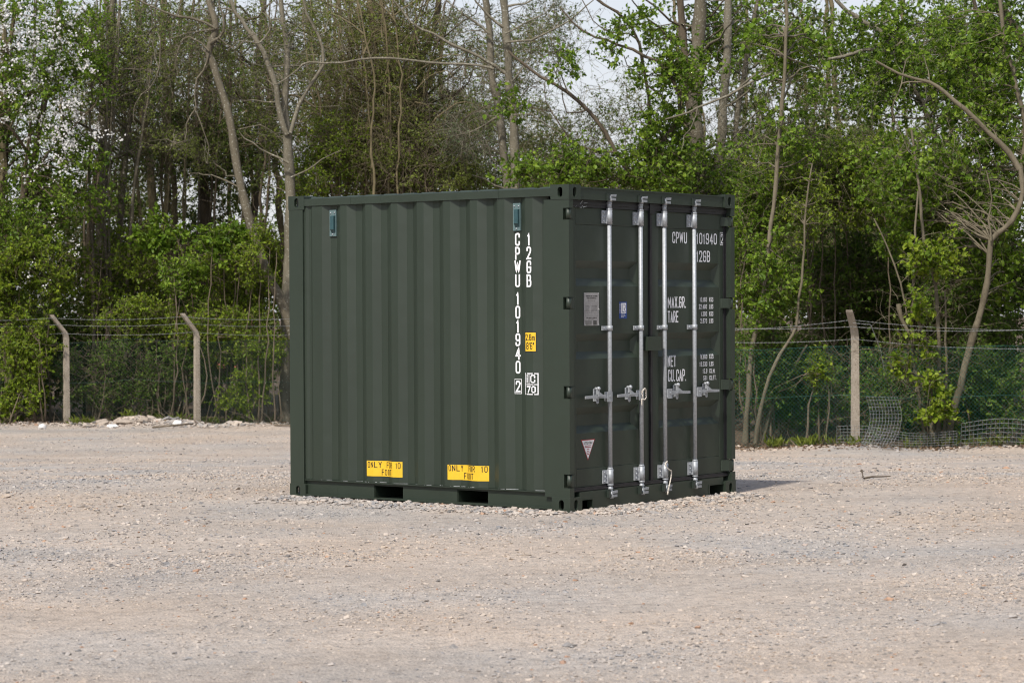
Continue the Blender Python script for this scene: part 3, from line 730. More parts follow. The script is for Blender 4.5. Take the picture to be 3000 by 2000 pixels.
def stones(P, size, rg_, flat=.55):
    n = len(P)
    v = CUBE[None]*(1+rg_.uniform(-.55, .25, (n, 8, 3)))
    v = v*rg_.uniform(.55, 1.1, (n, 1, 3))*size[:, None, None]*.5
    v = np.einsum('nij,nkj->nki', rot_rand(n, rg_), v); v[:, :, 2] *= flat
    v += P[:, None, :]
    f = (CF[None]+(np.arange(n)*8)[:, None, None]).reshape(-1, 4)
    return v.reshape(-1, 3), f
def in_box(x, y, pad=0.0):
    c, s_ = math.cos(.916733), math.sin(.916733); dx, dy = x-.45244569, y-19.0623977
    a, b = c*dx+s_*dy, -s_*dx+c*dy
    return (a > -pad) & (a < CW+pad) & (b > -pad) & (b < CL+pad)
def scatter(n, y0, y1, med, sig, lo, hi, patch):
    y = np.sqrt(rs.uniform((y0)**2, (y1)**2, n)) if patch < 2 else rs.uniform(y0, y1, n)
    x = rs.uniform(-1, 1, n)*(.225*y+1.3)
    dens = .5+.35*np.sin(x*.9+1.3*np.sin(y*.55))*np.sin(y*.75+.4*x)+.25*np.sin(x*2.3-y*1.7)
    keep = (rs.uniform(0, 1, n) < np.clip(dens, .12, 1)) & ~in_box(x, y, -.10) & (y < fence_y(x)+.3)
    x, y = x[keep], y[keep]
    s_ = np.clip(np.exp(rs.normal(math.log(med), sig, len(x))), lo, hi)
    P = np.stack([x, y, gz(x, y)+s_*.05], -1)
    return P, s_
PS = [scatter(80000, 9.4, 16, .0105, .42, .006, .034, 1), scatter(85000, 15, 27, .0140, .44, .008, .042, 1), scatter(42000, 26, 54, .022, .42, .012, .055, 1), scatter(600, 9.5, 30, .042, .3, .03, .075, 1)]
# more stones hugging the container's feet and the heap at the fence
n = 5200; t = rs.uniform(0, 1, n); c, s_ = math.cos(.916733), math.sin(.916733)
side_sel = rs.uniform(0, 1, n) < .55
a = np.where(side_sel, rs.normal(-.12, .18, n), t*CW); b = np.where(side_sel, t*CL, rs.normal(-.12, .18, n))
x = .45244569+c*a-s_*b; y = 19.0623977+s_*a+c*b; s2 = np.clip(np.exp(rs.normal(math.log(.024), .4, n)), .01, .06)
ok = ~in_box(x, y, -.02) | (s2 < .012)
PS.append((np.stack([x, y, gz(x, y)+s2*.15], -1)[ok], s2[ok]))
n = 2600; x = rs.normal(-7.9, 1.1, n); y = fence_y(x)-.55+rs.normal(0, .35, n); s2 = np.clip(np.exp(rs.normal(math.log(.05), .5, n)), .02, .22)
PS.append((np.stack([x, y, gz(x, y)+s2*.1], -1), s2))
n = 2500; x = rs.uniform(-13, 13, n); y = fence_y(x)-.5+rs.normal(0, .3, n); s2 = np.clip(np.exp(rs.normal(math.log(.04), .4, n)), .02, .12)
PS.append((np.stack([x, y, gz(x, y)+s2*.1], -1), s2))
vv, ff, o_ = [], [], 0
for P, s2 in PS:
    v, f = stones(P, s2, rs); vv.append(v); ff.append(f+o_); o_ += len(v)
g_ = np_mesh("gravel", np.concatenate(vv), faces4=np.concatenate(ff), mats=[stone_mat()]); g_['kind'] = 'stuff'

# ================================================================== FENCE
def conc_mat():
    m, N, L, b = mat("weathered_concrete")
    n = noise(N, L, 6, 6, .7); r = ramp(N, [(.3, (.30, .255, .20)), (.7, (.45, .39, .32))]); L.new(n.outputs[0], r.inputs[0])
    n2 = noise(N, L, 40, 4, .7); r2 = ramp(N, [(.35, (.62, .60, .56)), (.5, (1, 1, 1))]); L.new(n2.outputs[0], r2.inputs[0])
    mx = N.new("ShaderNodeMix"); mx.data_type = 'RGBA'; mx.blend_type = 'MULTIPLY'; mx.inputs[0].default_value = 1
    L.new(r.outputs[0], mx.inputs[6]); L.new(r2.outputs[0], mx.inputs[7]); L.new(mx.outputs[2], b.inputs["Base Color"]); b.inputs["Roughness"].default_value = .9
    bp = N.new("ShaderNodeBump"); bp.inputs["Strength"].default_value = .4; bp.inputs["Distance"].default_value = .01; L.new(n2.outputs[0], bp.inputs["Height"]); L.new(bp.outputs[0], b.inputs["Normal"])
    return m
M['concrete'] = conc_mat()
M['fence_green'] = plain("green_coated_wire", (.016, .115, .085), .45, 0, .2, 5)
M['fence_dull'] = plain('dull_green_wire', (.028, .075, .058), .5, 0, .2, 5)
M['wire'] = plain("barbed_wire_steel", (.30, .31, .31), .45, .5, .2, 30)

class Tubes:
    """many polyline tubes in one mesh"""
    def __init__(s): s.V, s.F, s.n = [], [], 0
    def add(s, pts, r0, r1, k=3, ease=1.0):
        P = np.asarray(pts, float); n = len(P)
        T = np.gradient(P, axis=0); T /= np.maximum(np.linalg.norm(T, axis=1), 1e-9)[:, None]
        ref = np.array([0.31, 0.17, 0.93]) if abs(T[0, 2]) < .8 else np.array([0.95, .29, .1])
        A = np.cross(T, ref); A /= np.maximum(np.linalg.norm(A, axis=1), 1e-9)[:, None]; B = np.cross(T, A)
        rr = (r0+(r1-r0)*np.linspace(0, 1, n)**ease) if np.isscalar(r0) else np.asarray(r0)
        an = np.arange(k)*2*np.pi/k
        Q = P[:, None]+rr[:, None, None]*(np.cos(an)[None, :, None]*A[:, None]+np.sin(an)[None, :, None]*B[:, None])
        i = np.arange(n-1)[:, None]*k; j = np.arange(k)[None]; j2 = (j+1) % k
        s.F.append(np.stack([i+j, i+j2, i+k+j2, i+k+j], -1).reshape(-1, 4)+s.n)
        s.V.append(Q.reshape(-1, 3)); s.n += n*k
    def many(s, P, r0, r1, k=3):
        """P (m, n, 3): m polylines of n points at once"""
        P = np.asarray(P, float)
        if len(P) == 0: return
        m, n, _ = P.shape
        T = np.gradient(P, axis=1); T /= np.maximum(np.linalg.norm(T, axis=2), 1e-9)[..., None]
        A = np.cross(T, np.array([.35, .21, .91])); A /= np.maximum(np.linalg.norm(A, axis=2), 1e-9)[..., None]; B = np.cross(T, A)
        rr = (np.asarray(r0)[:, None] + (np.asarray(r1)-np.asarray(r0))[:, None]*np.linspace(0, 1, n)[None]) if not np.isscalar(r0) else np.broadcast_to(r0+(r1-r0)*np.linspace(0, 1, n), (m, n))
        an = np.arange(k)*2*np.pi/k
        Q = P[:, :, None]+rr[:, :, None, None]*(np.cos(an)[:, None]*A[:, :, None]+np.sin(an)[:, None]*B[:, :, None])
        b0 = (np.arange(m)*n*k)[:, None, None]; i = (np.arange(n-1)*k)[None, :, None]; j = np.arange(k)[None, None]; j2 = (j+1) % k
        F_ = np.stack([b0+i+j, b0+i+j2, b0+i+k+j2, b0+i+k+j], -1).reshape(-1, 4)
        s.F.append(F_+s.n); s.V.append(Q.reshape(-1, 3)); s.n += m*n*k
    def build(s, name, mt, parent=None, smooth=True):
        return np_mesh(name, np.concatenate(s.V), faces4=np.concatenate(s.F), mats=[mt], parent=parent, smooth=smooth)

def fence_post(fence, x, y, h, ang, crank, first=[None]):
    """square concrete post, cranked top; ang = turn about z; crank = (dx, dy, dz)"""
    m = MB(); w0, w1 = .062, .051; z0 = float(gz(x, y))-.25
    zk = float(gz(x, y))+h-crank[2]
    ca, sa = math.cos(ang), math.sin(ang)
    def ring(cx, cy_, z, w, dz=0): return [m.bm.verts.new((cx+ca*a-sa*b, cy_+sa*a+ca*b, z+dz*(a if True else 0))) for a, b in ((-w,-w),(w,-w),(w,w),(-w,w))]
    rings = [ring(x, y, z0, w0), ring(x, y, zk-.06, w1), ring(x+crank[0]*.12, y+crank[1]*.12, zk+.06, w1), ring(x+crank[0]*.93, y+crank[1]*.93, zk+crank[2]*.90, w1*.92), ring(x+crank[0], y+crank[1], zk+crank[2], w1*.8)]
    for a, b in zip(rings[:-1], rings[1:]):
        for i in range(4): m.bm.faces.new((a[i], a[(i+1) % 4], b[(i+1) % 4], b[i]))
    m.bm.faces.new(rings[0][::-1]); m.bm.faces.new(rings[-1])
    return m.build("concrete_post", M['concrete'], fence, .012, 2)

def chain_link(fence, path, h, wr, mt):
    """diagonal wires over a polyline path (x, y)"""
    P = np.array(path, float); seg = np.hypot(*np.diff(P, axis=0).T); S = np.concatenate([[0], np.cumsum(seg)]); tot = S[-1]
    tb = Tubes(); pitch = .071
    def at(s_, z): 
        x = np.interp(s_, S, P[:, 0]); y = np.interp(s_, S, P[:, 1])
        w = .018*np.sin(s_*1.9)*np.sin(z*2.2)
        return np.stack([x, y+w, gz(x, y)+.01+z+.012*np.sin(s_*2.1+1)], -1)
    for sg in (1, -1):
        s0 = np.arange(-h, tot+h, pitch)
        t = np.linspace(0, h, 9)
        for q in s0:
            ss = q+sg*(t-h/2)+(h/2 if True else 0)
            ok = (ss >= 0) & (ss <= tot)
            if ok.sum() < 2: continue
            lo, hi = max(0, ss.min()), min(tot, ss.max())
            sv = np.linspace(lo, hi, 9); zv = np.clip((sv-q-h/2)*sg+h/2, 0, h)
            p = at(sv, zv); p[:, 1] += .002*sg
            tb.add(p, wr, wr, 3)
    for z in (.02, h*.5, h-.01):
        sv = np.linspace(0, tot, int(tot/.25)); tb.add(at(sv, np.full(len(sv), z))+np.array([0, -.006, 0]), .0026, .0026, 4)
    o = tb.build("chain_link_mesh", mt, fence); return o
def barbed(fence, pts, r=.0035):
    P = np.array(pts, float)
    Q = []
    for a, b in zip(P[:-1], P[1:]):
        k = max(2, int(np.linalg.norm(b-a)/.03))
        t = np.linspace(0, 1, k, endpoint=False)[:, None]; q = a+(b-a)*t
        q[:, 2] -= .05*np.linalg.norm(b-a)/3*(4*t*(1-t))[:, 0]; Q.append(q)
    Q = np.concatenate(Q+[P[-1:]]); ph = np.arange(len(Q))*1.3
    tb = Tubes()
    for o in (0, math.pi): tb.add(Q+np.stack([0*ph, np.cos(ph+o), np.sin(ph+o)], -1)*.004, r*.75, r*.75, 3)
    for i in range(3, len(Q)-1, 4):
        d = rs.normal(size=3); d /= np.linalg.norm(d); tb.add([Q[i]-d*.018, Q[i]+d*.018], .0022, .0012, 3)
        d2 = rs.normal(size=3); d2 /= np.linalg.norm(d2); tb.add([Q[i]-d2*.016, Q[i]+d2*.016], .0022, .0012, 3)
    return tb.build("barbed_wire", M['wire'], fence)

fl = empty("chain_link_fence", (0, 0, 0)); tag(fl, "green chain-link fence left of the container with pale cranked concrete posts and three barbed wires", "fence", "boundary fences")
lp = [(-15.2, 53.9), (-12.98, 53.8), (-9.85, 53.4), (-6.9, 52.9), (-3.9, 51.2), (-1.4, 48.9)]
chain_link(fl, lp, 1.80, .0016, M['fence_dull'])
CR = (-.28, -.22, .44)
for x, y in lp: fence_post(fl, x, y, 2.42, R(32), CR)
for k_ in (.97, .64, .20):
    barbed(fl, [(x+CR[0]*k_, y+CR[1]*k_-.05, float(gz(x, y))+2.42-CR[2]*(1-k_)-.06) for x, y in lp])
fr = empty("chain_link_fence", (0, 0, 0)); tag(fr, "green chain-link fence right of the container with one grey cranked post and sagging barbed wire", "fence", "boundary fences")
rp = [(.6, 46.4), (3.2, 43.9), (6.1, 43.0), (9.2, 42.35), (12.2, 41.8)]
chain_link(fr, rp, 1.76, .0023, M['fence_green'])
CR2 = (-.15, -.34, .42)
for i, (x, y) in enumerate(rp): fence_post(fr, x, y, 2.42, R(20), CR2)
hr = [2.20, 2.04, 2.20, 2.07, 2.2]
barbed(fr, [(x-.08, y-.16, float(gz(x, y))+z) for (x, y), z in zip(rp, (2.06, 2.05, 2.24, 2.07, 2.3))])
barbed(fr, [(x-.08, y-.2, float(gz(x, y))+z) for (x, y), z in zip(rp, (2.12, 2.14, 2.12, 2.08, 2.12))])
barbed(fr, [(x-.02, y-.10, float(gz(x, y))+z) for (x, y), z in zip(rp, (1.86, 1.87, 1.90, 1.74, 1.70))])
barbed(fr, [(6.02, 42.7, float(gz(6.1, 43))+2.19), V(2000, 745, 42.6), V(2022, 800, 42.6), V(2031, 850, 42.6)])

# old welded mesh sheets lying against the right fence
def weld_grid(name, fn, nu, nv, label, r=.0026, cat="wire mesh"):
    tb = Tubes(); us_ = np.linspace(0, 1, nu); vs2 = np.linspace(0, 1, nv); t = np.linspace(0, 1, 14)
    for u_ in us_: tb.add(np.array([fn(u_, q) for q in t]), r, r, 4)
    for v_ in vs2: tb.add(np.array([fn(q, v_) for q in t])+np.array([0, -.004, 0]), r, r, 4)
    o = tb.build(name, M['wire']); return tag(o, label, cat)
b0 = V(1978, 1020, 42.55); 
def curl(u_, v_):
    x = 6.24+.55*u_-.22*(1-v_)**2*.6+.10*math.sin(v_*3); y = 42.72-.28*(1-v_)**1.5; return (x, y, float(gz(6.4, 42.6))+.02+.86*v_)
weld_grid("wire_mesh_sheet", curl, 11, 15, "curled offcut of grey welded wire mesh standing beside the grey concrete post")
def low(u_, v_):
    x = 5.75+2.05*u_; y = np.interp(x, [5, 6.1, 9.2, 12], [43.3, 43.0, 42.35, 41.8])-.22-.04*v_+.02*math.sin(u_*9)
    return (x, y, float(gz(x, y))+.01+(.33-.06*u_+.03*math.sin(u_*7))*v_)
weld_grid("wire_mesh_sheet", low, 34, 7, "low strip of grey welded wire mesh crossing the foot of the grey concrete post")
def low2(u_, v_):
    x = 7.85+2.3*u_; y = np.interp(x, [5, 6.1, 9.2, 12], [43.3, 43.0, 42.35, 41.8])-.30-.10*v_+.03*math.sin(u_*8)
    return (x, y, float(gz(x, y))+.01+(.42+.06*math.sin(u_*5))*v_)
weld_grid("wire_mesh_sheet", low2, 33, 7, "taller strip of grey welded wire mesh below the reddish-barked tree")

# ================================================================== WOOD
def bark(name, c0, c1, spots=None):
    m, N, L, b = mat(name)
    n = noise(N, L, 5, 6, .7, stretch=(1, 1, .35)); r = ramp(N, [(.3, c0), (.7, c1)]); L.new(n.outputs[0], r.inputs[0])
    out = r
    if spots:
        n2 = noise(N, L, 22, 3, .6); r2 = ramp(N, [(.60, (0, 0, 0)), (.66, (1, 1, 1))]); L.new(n2.outputs[0], r2.inputs[0])
        mx = N.new("ShaderNodeMix"); mx.data_type = 'RGBA'; L.new(r2.outputs[0], mx.inputs[0]); L.new(r.outputs[0], mx.inputs[6]); mx.inputs[7].default_value = (*spots, 1)
        L.new(mx.outputs[2], b.inputs["Base Color"])
    else: L.new(r.outputs[0], b.inputs["Base Color"])
    b.inputs["Roughness"].default_value = .9; b.inputs["Specular IOR Level"].default_value = .2
    n3 = noise(N, L, 30, 5, .7, stretch=(1, 1, .3)); bp = N.new("ShaderNodeBump"); bp.inputs["Strength"].default_value = .6; bp.inputs["Distance"].default_value = .02
    L.new(n3.outputs[0], bp.inputs["Height"]); L.new(bp.outputs[0], b.inputs["Normal"])
    return m
def leaf(name, stops, trans=.35, gloss=.25):
    m, N, L, b = mat(name)
    g = N.new("ShaderNodeNewGeometry"); r = ramp(N, stops); L.new(g.outputs["Random Per Island"], r.inputs[0])
    L.new(r.outputs[0], b.inputs["Base Color"]); b.inputs["Roughness"].default_value = .5; b.inputs["Specular IOR Level"].default_value = gloss
    t = N.new("ShaderNodeBsdfTranslucent"); L.new(r.outputs[0], t.inputs[0])
    mx = N.new("ShaderNodeMixShader"); mx.inputs[0].default_value = trans
    L.new(b.outputs[0], mx.inputs[1]); L.new(t.outputs[0], mx.inputs[2]); L.new(mx.outputs[0], N["Material Output"].inputs[0])
    return m
B_grey = bark("grey_bark", (.085, .073, .050), (.18, .156, .112), (.33, .315, .26))
B_pale = bark("pale_bark", (.11, .098, .068), (.23, .205, .155), (.36, .345, .29))
B_brown = bark("brown_bark", (.075, .058, .040), (.15, .12, .085))
B_olive = bark("mossy_bark", (.115, .092, .050), (.215, .18, .105))
B_hazel = bark("hazel_bark", (.11, .092, .062), (.215, .185, .13))
B_twig = bark("twig_bark", (.10, .078, .055), (.20, .16, .115))
L_bright = leaf("hawthorn_leaf", [(0, (.090, .150, .012)), (.5, (.175, .26, .018)), (1, (.28, .345, .030))])
L_hazel = leaf("hazel_leaf", [(0, (.070, .135, .012)), (.5, (.14, .235, .018)), (1, (.24, .335, .034))])
L_mid = leaf("mid_leaf", [(0, (.052, .105, .014)), (.5, (.10, .175, .020)), (1, (.17, .25, .030))])
L_dark = leaf("dark_leaf", [(0, (.030, .070, .016)), (.5, (.055, .110, .022)), (1, (.10, .165, .028))], .25)
L_olive = leaf("olive_bud_leaf", [(0, (.095, .125, .020)), (.5, (.155, .20, .030)), (1, (.23, .275, .050))])
L_pale = leaf("young_willow_leaf", [(0, (.09, .13, .06)), (.5, (.13, .175, .08)), (1, (.18, .22, .11))])
M_flower = leaf("blossom", [(0, (.68, .65, .64)), (.5, (.78, .765, .75)), (1, (.84, .83, .82))], .3, .1)

class Leaves:
    def __init__(s): s.P, s.D, s.S = [], [], []
    def add(s, P, D, S): s.P.append(P); s.D.append(D); s.S.append(S)
    def count(s): return sum(len(p) for p in s.P)
    def build(s, name, mt, parent, rg_, wid=.62):
        P = np.concatenate(s.P); D = np.concatenate(s.D); S = np.concatenate(s.S); n = len(P)
        D = D/np.maximum(np.linalg.norm(D, axis=1), 1e-9)[:, None]
        Rn = rg_.normal(size=(n, 3)); Rn[:, 2] += 1.0          # blades tend to face the sky
        X = np.cross(D, Rn); X /= np.maximum(np.linalg.norm(X, axis=1), 1e-9)[:, None]; Nn = np.cross(X, D)
        w = (S*wid*.5)[:, None]; S1 = S[:, None]; fold = w*.35
        b = P; t = P+D*S1-Nn*S1*.12
        l1 = P+D*S1*.30+X*w*.95+Nn*fold; l2 = P+D*S1*.68+X*w*.80+Nn*fold*.8
        q1 = P+D*S1*.30-X*w*.95+Nn*fold; q2 = P+D*S1*.68-X*w*.80+Nn*fold*.8
        Vv = np.stack([b, l1, l2, t, q2, q1], 1).reshape(-1, 3); i = (np.arange(n)*6)[:, None]
        Fc = np.stack([i+np.array([0, 1, 2, 3]), i+np.array([0, 3, 4, 5])], 1).reshape(-1, 4)
        return np_mesh(name, Vv, faces4=Fc, mats=[mt], parent=parent)

def smooth_path(pts, step=.35, jit=0.0, rg_=None):
    P = np.asarray(pts, float); out = []
    for i in range(len(P)-1):
        p0, p1, p2, p3 = P[max(i-1, 0)], P[i], P[i+1], P[min(i+2, len(P)-1)]
        k = max(2, int(np.linalg.norm(p2-p1)/step))
        for t in np.arange(k)/k: out.append(.5*((2*p1)+(p2-p0)*t+(2*p0-5*p1+4*p2-p3)*t*t+(3*p1-p0-3*p2+p3)*t**3))
    out.append(P[-1]); out = np.array(out)
    if jit and rg_ is not None: out[1:-1] += rg_.normal(0, jit, (len(out)-2, 3))
    return out
def unit(n, rg_):
    d = rg_.normal(size=(n, 3)); return d/np.linalg.norm(d, axis=1)[:, None]

class Plant:
    """a tree or bush: trunk mesh (stems, limbs, twigs) + crown mesh (leaves) under one Empty"""
    def __init__(s, name, label, cat, seed, base=None, group=None):
        s.rg = np.random.default_rng(seed); s.w = Tubes(); s.lv = Leaves(); s.skel = []; s.name, s.label, s.cat, s.group, s.base = name, label, cat, group, base
        s.fl = None
    def stem(s, pts, r0, r1=None, k=7, jit=.012, anchor=True, ease=1.0, ground=False):
        P = smooth_path(pts, .30, jit, s.rg)
        if ground:
            P[0, 2] = float(gz(P[0, 0], P[0, 1]))-.08
            if s.base is None: s.base = P[0].copy(); s.base[2] += .08
        n = len(P); t = np.linspace(0, 1, n); r1 = r0*.35 if r1 is None else r1
        rr = r0+(r1-r0)*t**ease; rr = rr*(1+.07*np.sin(np.arange(n)*1.7+s.rg.uniform(0, 6))+.05*s.rg.normal(size=n))
        if ground: rr[:2] *= np.array([1.35, 1.12])[:min(2, n)]
        s.w.add(P, rr, None, k)
        if anchor: s.skel.append(np.c_[P, rr])
        return P
    def clumps(s, reg, n, rc, ntw=16, nlf=7, size=.06, lim_r=.011, up=.25, droop=0.0, tw_r=.0045, wander=.28, conn=True, flat=.75):
        """reg = (vx, vy, rx, ry, depth, ddepth) ellipse in the view, n clumps of radius rc (m)"""
        vx, vy, rx, ry, d, dd = reg; rg_ = s.rg
        u = unit(n, rg_)*(rg_.uniform(0, 1, n)**(.45))[:, None]
        cs = np.array([V(vx+rx*a, vy+ry*b, d+dd*c) for a, b, c in u])
        cs = cs[cs[:, 2] > gz(cs[:, 0], cs[:, 1])+.05]
        n = len(cs)
        if n == 0: return
        if conn and s.skel:
            A = np.concatenate(s.skel)
            for c in cs:
                dv = A[:, :3]-c; dist = np.linalg.norm(dv, axis=1)+np.where(A[:, 2] > c[2], .9*(A[:, 2]-c[2]), 0)
                j = int(np.argmin(dist+rg_.uniform(0, .35, len(A)))); a = A[j]
                L_ = np.linalg.norm(c-a[:3]); k = max(3, int(L_/.28)+2)
                t = np.linspace(0, 1, k)[:, None]; mid = np.array([0, 0, L_*.16*rg_.uniform(-.4, 1.2)])
                p = a[:3]+(c-a[:3])*t+mid*(4*t*(1-t))
                p[1:-1] += np.cumsum(rg_.normal(0, .035*min(1.5, L_), (k-2, 3)), 0)*.8
                r0 = min(a[3]*.7, lim_r*(1+L_*.5))
                s.w.add(p, r0, max(.004, r0*.4), 4)
                s.skel.append(np.c_[p[-2:], np.full(2, r0*.5)])
        m = n*ntw
        c = np.repeat(cs, ntw, 0)
        st = c+rg_.normal(0, rc*.22, (m, 3)); d0 = unit(m, rg_); d0[:, 2] = d0[:, 2]*flat+up
        d0 /= np.linalg.norm(d0, axis=1)[:, None]; L_ = rc*rg_.uniform(.5, 1.25, m)
        P = [st]; dirv = d0
        for k in range(3):
            dirv = dirv+rg_.normal(0, wander, (m, 3)); dirv[:, 2] -= droop*(k+1)/3
            dirv /= np.linalg.norm(dirv, axis=1)[:, None]; P.append(P[-1]+dirv*(L_/3)[:, None])
        P = np.stack(P, 1); P[:, :, 2] = np.maximum(P[:, :, 2], gz(P[:, :, 0], P[:, :, 1])+.02)
        s.w.many(P, tw_r, tw_r*.45, 3)
        if nlf: s._leaves(P, nlf, size)
        return cs
    def _leaves(s, P, nlf, size, to=None):
        rg_ = s.rg; m = len(P); q = m*nlf
        i = np.repeat(np.arange(m), nlf); t = rg_.uniform(.12, 1, q)*3; k = np.minimum(t.astype(int), 2); f = (t-k)[:, None]
        pos = P[i, k]*(1-f)+P[i, k+1]*f; ax = P[i, k+1]-P[i, k]; ax /= np.maximum(np.linalg.norm(ax, axis=1), 1e-9)[:, None]
        dr = ax*.5+unit(q, rg_)*.9; dr[:, 2] -= .12
        (to or s.lv).add(pos, dr, size*np.clip(np.exp(rg_.normal(-.08, .34, q)), .4, 1.75))
    def twigs(s, reg, n, L, r=.006, steps=6, up=0., droop=.1, wander=.3, d0=None, spread=1.0):
        """loose bare twigs wandering inside a view ellipse"""
        vx, vy, rx, ry, d, dd = reg; rg_ = s.rg
        u = unit(n, rg_)*(rg_.uniform(0, 1, n)**.45)[:, None]
        p = np.array([V(vx+rx*a, vy+ry*b, d+dd*c) for a, b, c in u]); dv = unit(n, rg_)*spread; dv[:, 2] += up
        if d0 is not None: dv += np.array(d0)
        dv /= np.linalg.norm(dv, axis=1)[:, None]; Ls = L*rg_.uniform(.5, 1.4, n)
        P = [p]
        for k in range(steps):
            dv = dv+rg_.normal(0, wander, (n, 3)); dv[:, 2] -= droop/steps*k; dv /= np.linalg.norm(dv, axis=1)[:, None]
            P.append(P[-1]+dv*(Ls/steps)[:, None])
        P = np.stack(P, 1); P[:, :, 2] = np.maximum(P[:, :, 2], gz(P[:, :, 0], P[:, :, 1])+.01)
        s.w.many(P, r*rg_.uniform(.6, 1.4, n), np.full(n, r*.35), 3)
        return P
    def blossom(s, reg, n, per=14, size=.042):
        vx, vy, rx, ry, d, dd = reg; rg_ = s.rg
        u = unit(n, rg_)*(rg_.uniform(0, 1, n)**.5)[:, None]
        cs = np.array([V(vx+rx*a, vy+ry*b, d+dd*c) for a, b, c in u])
        if s.fl is None: s.fl = Leaves()
        P = np.repeat(cs, per, 0)+rg_.normal(0, .06, (n*per, 3)); s.fl.add(P, unit(n*per, rg_), size*rg_.uniform(.7, 1.3, n*per))
    def done(s, bk, lf, wid=.62):
        base = s.base if s.base is not None else np.array([0, 0, 0])
        o = empty(s.name, tuple(map(float, base)))
        tag(o, s.label, s.cat, s.group)
        bv = base
        for t in (s.w,): t.V = [v-bv for v in t.V]
        tr = s.w.build("trunk" if s.cat == "tree" else "stems", bk, o)
        if s.lv.count(): s.lv.P = [p-bv for p in s.lv.P]; s.lv.build("crown" if s.cat == "tree" else "foliage", lf, o, s.rg, wid)
        if s.fl: s.fl.P = [p-bv for p in s.fl.P]; s.fl.build("blossom", M_flower, o, s.rg, 1.0)
        return o
DENS = 1.45
def N_(n): return max(1, int(n*DENS))

# ---- left group
t = Plant("blossom_tree", "tree thick with white blossom, its dark trunk leaning above the outermost bright bush", "tree", 1)
t.stem([V(30, 985, 55), V(18, 800, 55), V(25, 640, 55), V(48, 480, 55), V(78, 370, 55), V(92, 280, 55), V(112, 180, 55), V(130, 60, 55), V(140, -60, 55)], .13, .05, ground=True)
t.stem([V(92, 280, 55), V(60, 200, 54.6), V(20, 120, 54.4), V(-30, 40, 54)], .06, .02); t.stem([V(48, 480, 55), V(90, 380, 54.3), V(160, 300, 54), V(220, 240, 54)], .05, .015)
t.stem([V(78, 370, 55), V(30, 300, 54.3), V(-30, 250, 54)], .05, .015)
for rgn, n in (((60, 170, 150, 200, 54.6, 1.5), 46), ((150, 420, 120, 120, 54.6, 1.2), 26), ((30, 520, 110, 130, 54.4, 1.2), 24), ((190, 130, 90, 120, 55, 1.2), 16), ((-60, 350, 80, 300, 55, 1.5), 20)):
    t.clumps(rgn, N_(n), .42, 16, 7, .075)
t.blossom((80, 150, 150, 190, 53.6, 1.0), 150, 14, .050); t.blossom((150, 330, 130, 130, 53.5, .9), 46, 12, .048); t.blossom((110, 500, 140, 200, 53.4, .8), 24, 8)
t.done(B_brown, L_hazel)

t = Plant("leaning_tree", "slim grey leaning tree, its bare curved trunk rising from bright bushes left of the container", "tree", 2)
t.stem([(-4.25, 53.3, -.9), *[PX(a, b, 53.1) for a, b in ((850,960),(815,862),(786,807),(760,731),(735,667),(719,595),(698,510),(685,425),(672,340),(651,272),(625,191),(612,157),(617,128),(634,85),(625,47),(612,13),(600,-60))]], .120, .065, 9, .006, ground=True)
for q, r in (([(634,85),(560,50),(480,35),(420,8),(380,-20)], .035), ([(612,150),(560,110),(520,135),(515,190),(520,220)], .022), ([(612,157),(590,205),(575,260),(569,315),(548,360),(540,410),(500,430)], .028), ([(569,315),(600,380),(608,430),(607,480)], .018), ([(617,128),(640,110),(660,70),(640,20),(645,-20)], .04), ([(640,110),(690,140),(730,110),(770,90),(800,80)], .018), ([(698,380),(760,370),(810,395),(830,420)], .014), ([(470,120),(465,200),(440,255),(395,305),(390,340),(400,368)], .016), ([(634,85),(550,95),(470,120)], .02)):
    t.stem([PX(a, b, 53.0) for a, b in q], r, r*.35, 5, .02)
t.twigs((470, 120, 110, 130, 53.9, .8), 120, .9, .006, droop=.5)
t.clumps((430, 110, 140, 120, 54.8, 1), N_(26), .45, 13, 6, .045); t.clumps((420, 330, 90, 120, 55.2, 1), N_(16), .42, 13, 6, .05)
t.done(B_grey, L_olive)

t = Plant("forked_tree", "pale lichen-spotted tree forking into two at the container's left rear corner", "tree", 3)
TR = lambda L_, d: [PX(a, b, d) for a, b in L_]
t.stem(TR([(837,1262),(835,1050),(851,660),(851,570),(846,468),(842,396)], 53.6), .142, .108, 9, .006, ground=True)
t.stem(TR([(842,396),(821,340),(808,255),(783,179),(757,128),(723,85),(689,34),(670,-20)], 53.5), .072, .038, 8, .008)
t.stem(TR([(842,396),(834,315),(840,238),(842,149),(829,64),(821,-30)], 53.8), .082, .05, 8, .008)
t.stem(TR([(851,390),(876,306),(906,255),(936,208),(949,170),(931,106),(900,40),(880,-30)], 53.3), .05, .025, 6, .012)
t.stem(TR([(800,250),(835,235),(870,205),(905,182),(950,186),(1000,183),(1060,175),(1142,172),(1255,183),(1400,193),(1447,203)], 53.0), .016, .028, 6, .01)
t.stem(TR([(757,128),(790,90),(792,50),(775,20),(800,0),(830,-20)], 53.2), .022, .01, 5, .02)
t.stem(TR([(846,478),(790,450),(740,420),(700,385)], 53.3), .03, .012, 5, .015); t.stem(TR([(851,520),(900,500),(940,470),(1000,440)], 53.3), .018, .008, 5, .02)
t.stem(TR([(757,128),(700,120),(660,150),(630,130)], 53.2), .016, .008, 5, .02)
t.twigs((700, 130, 160, 150, 53.6, 1.2), 160, .9, .006, droop=.4)
t.clumps((620, 110, 170, 150, 54.6, 1.2), N_(34), .45, 14, 7, .045); t.clumps((600, 330, 70, 120, 54.8, .9), N_(14), .42, 14, 7, .05)
t.done(B_pale, L_olive)

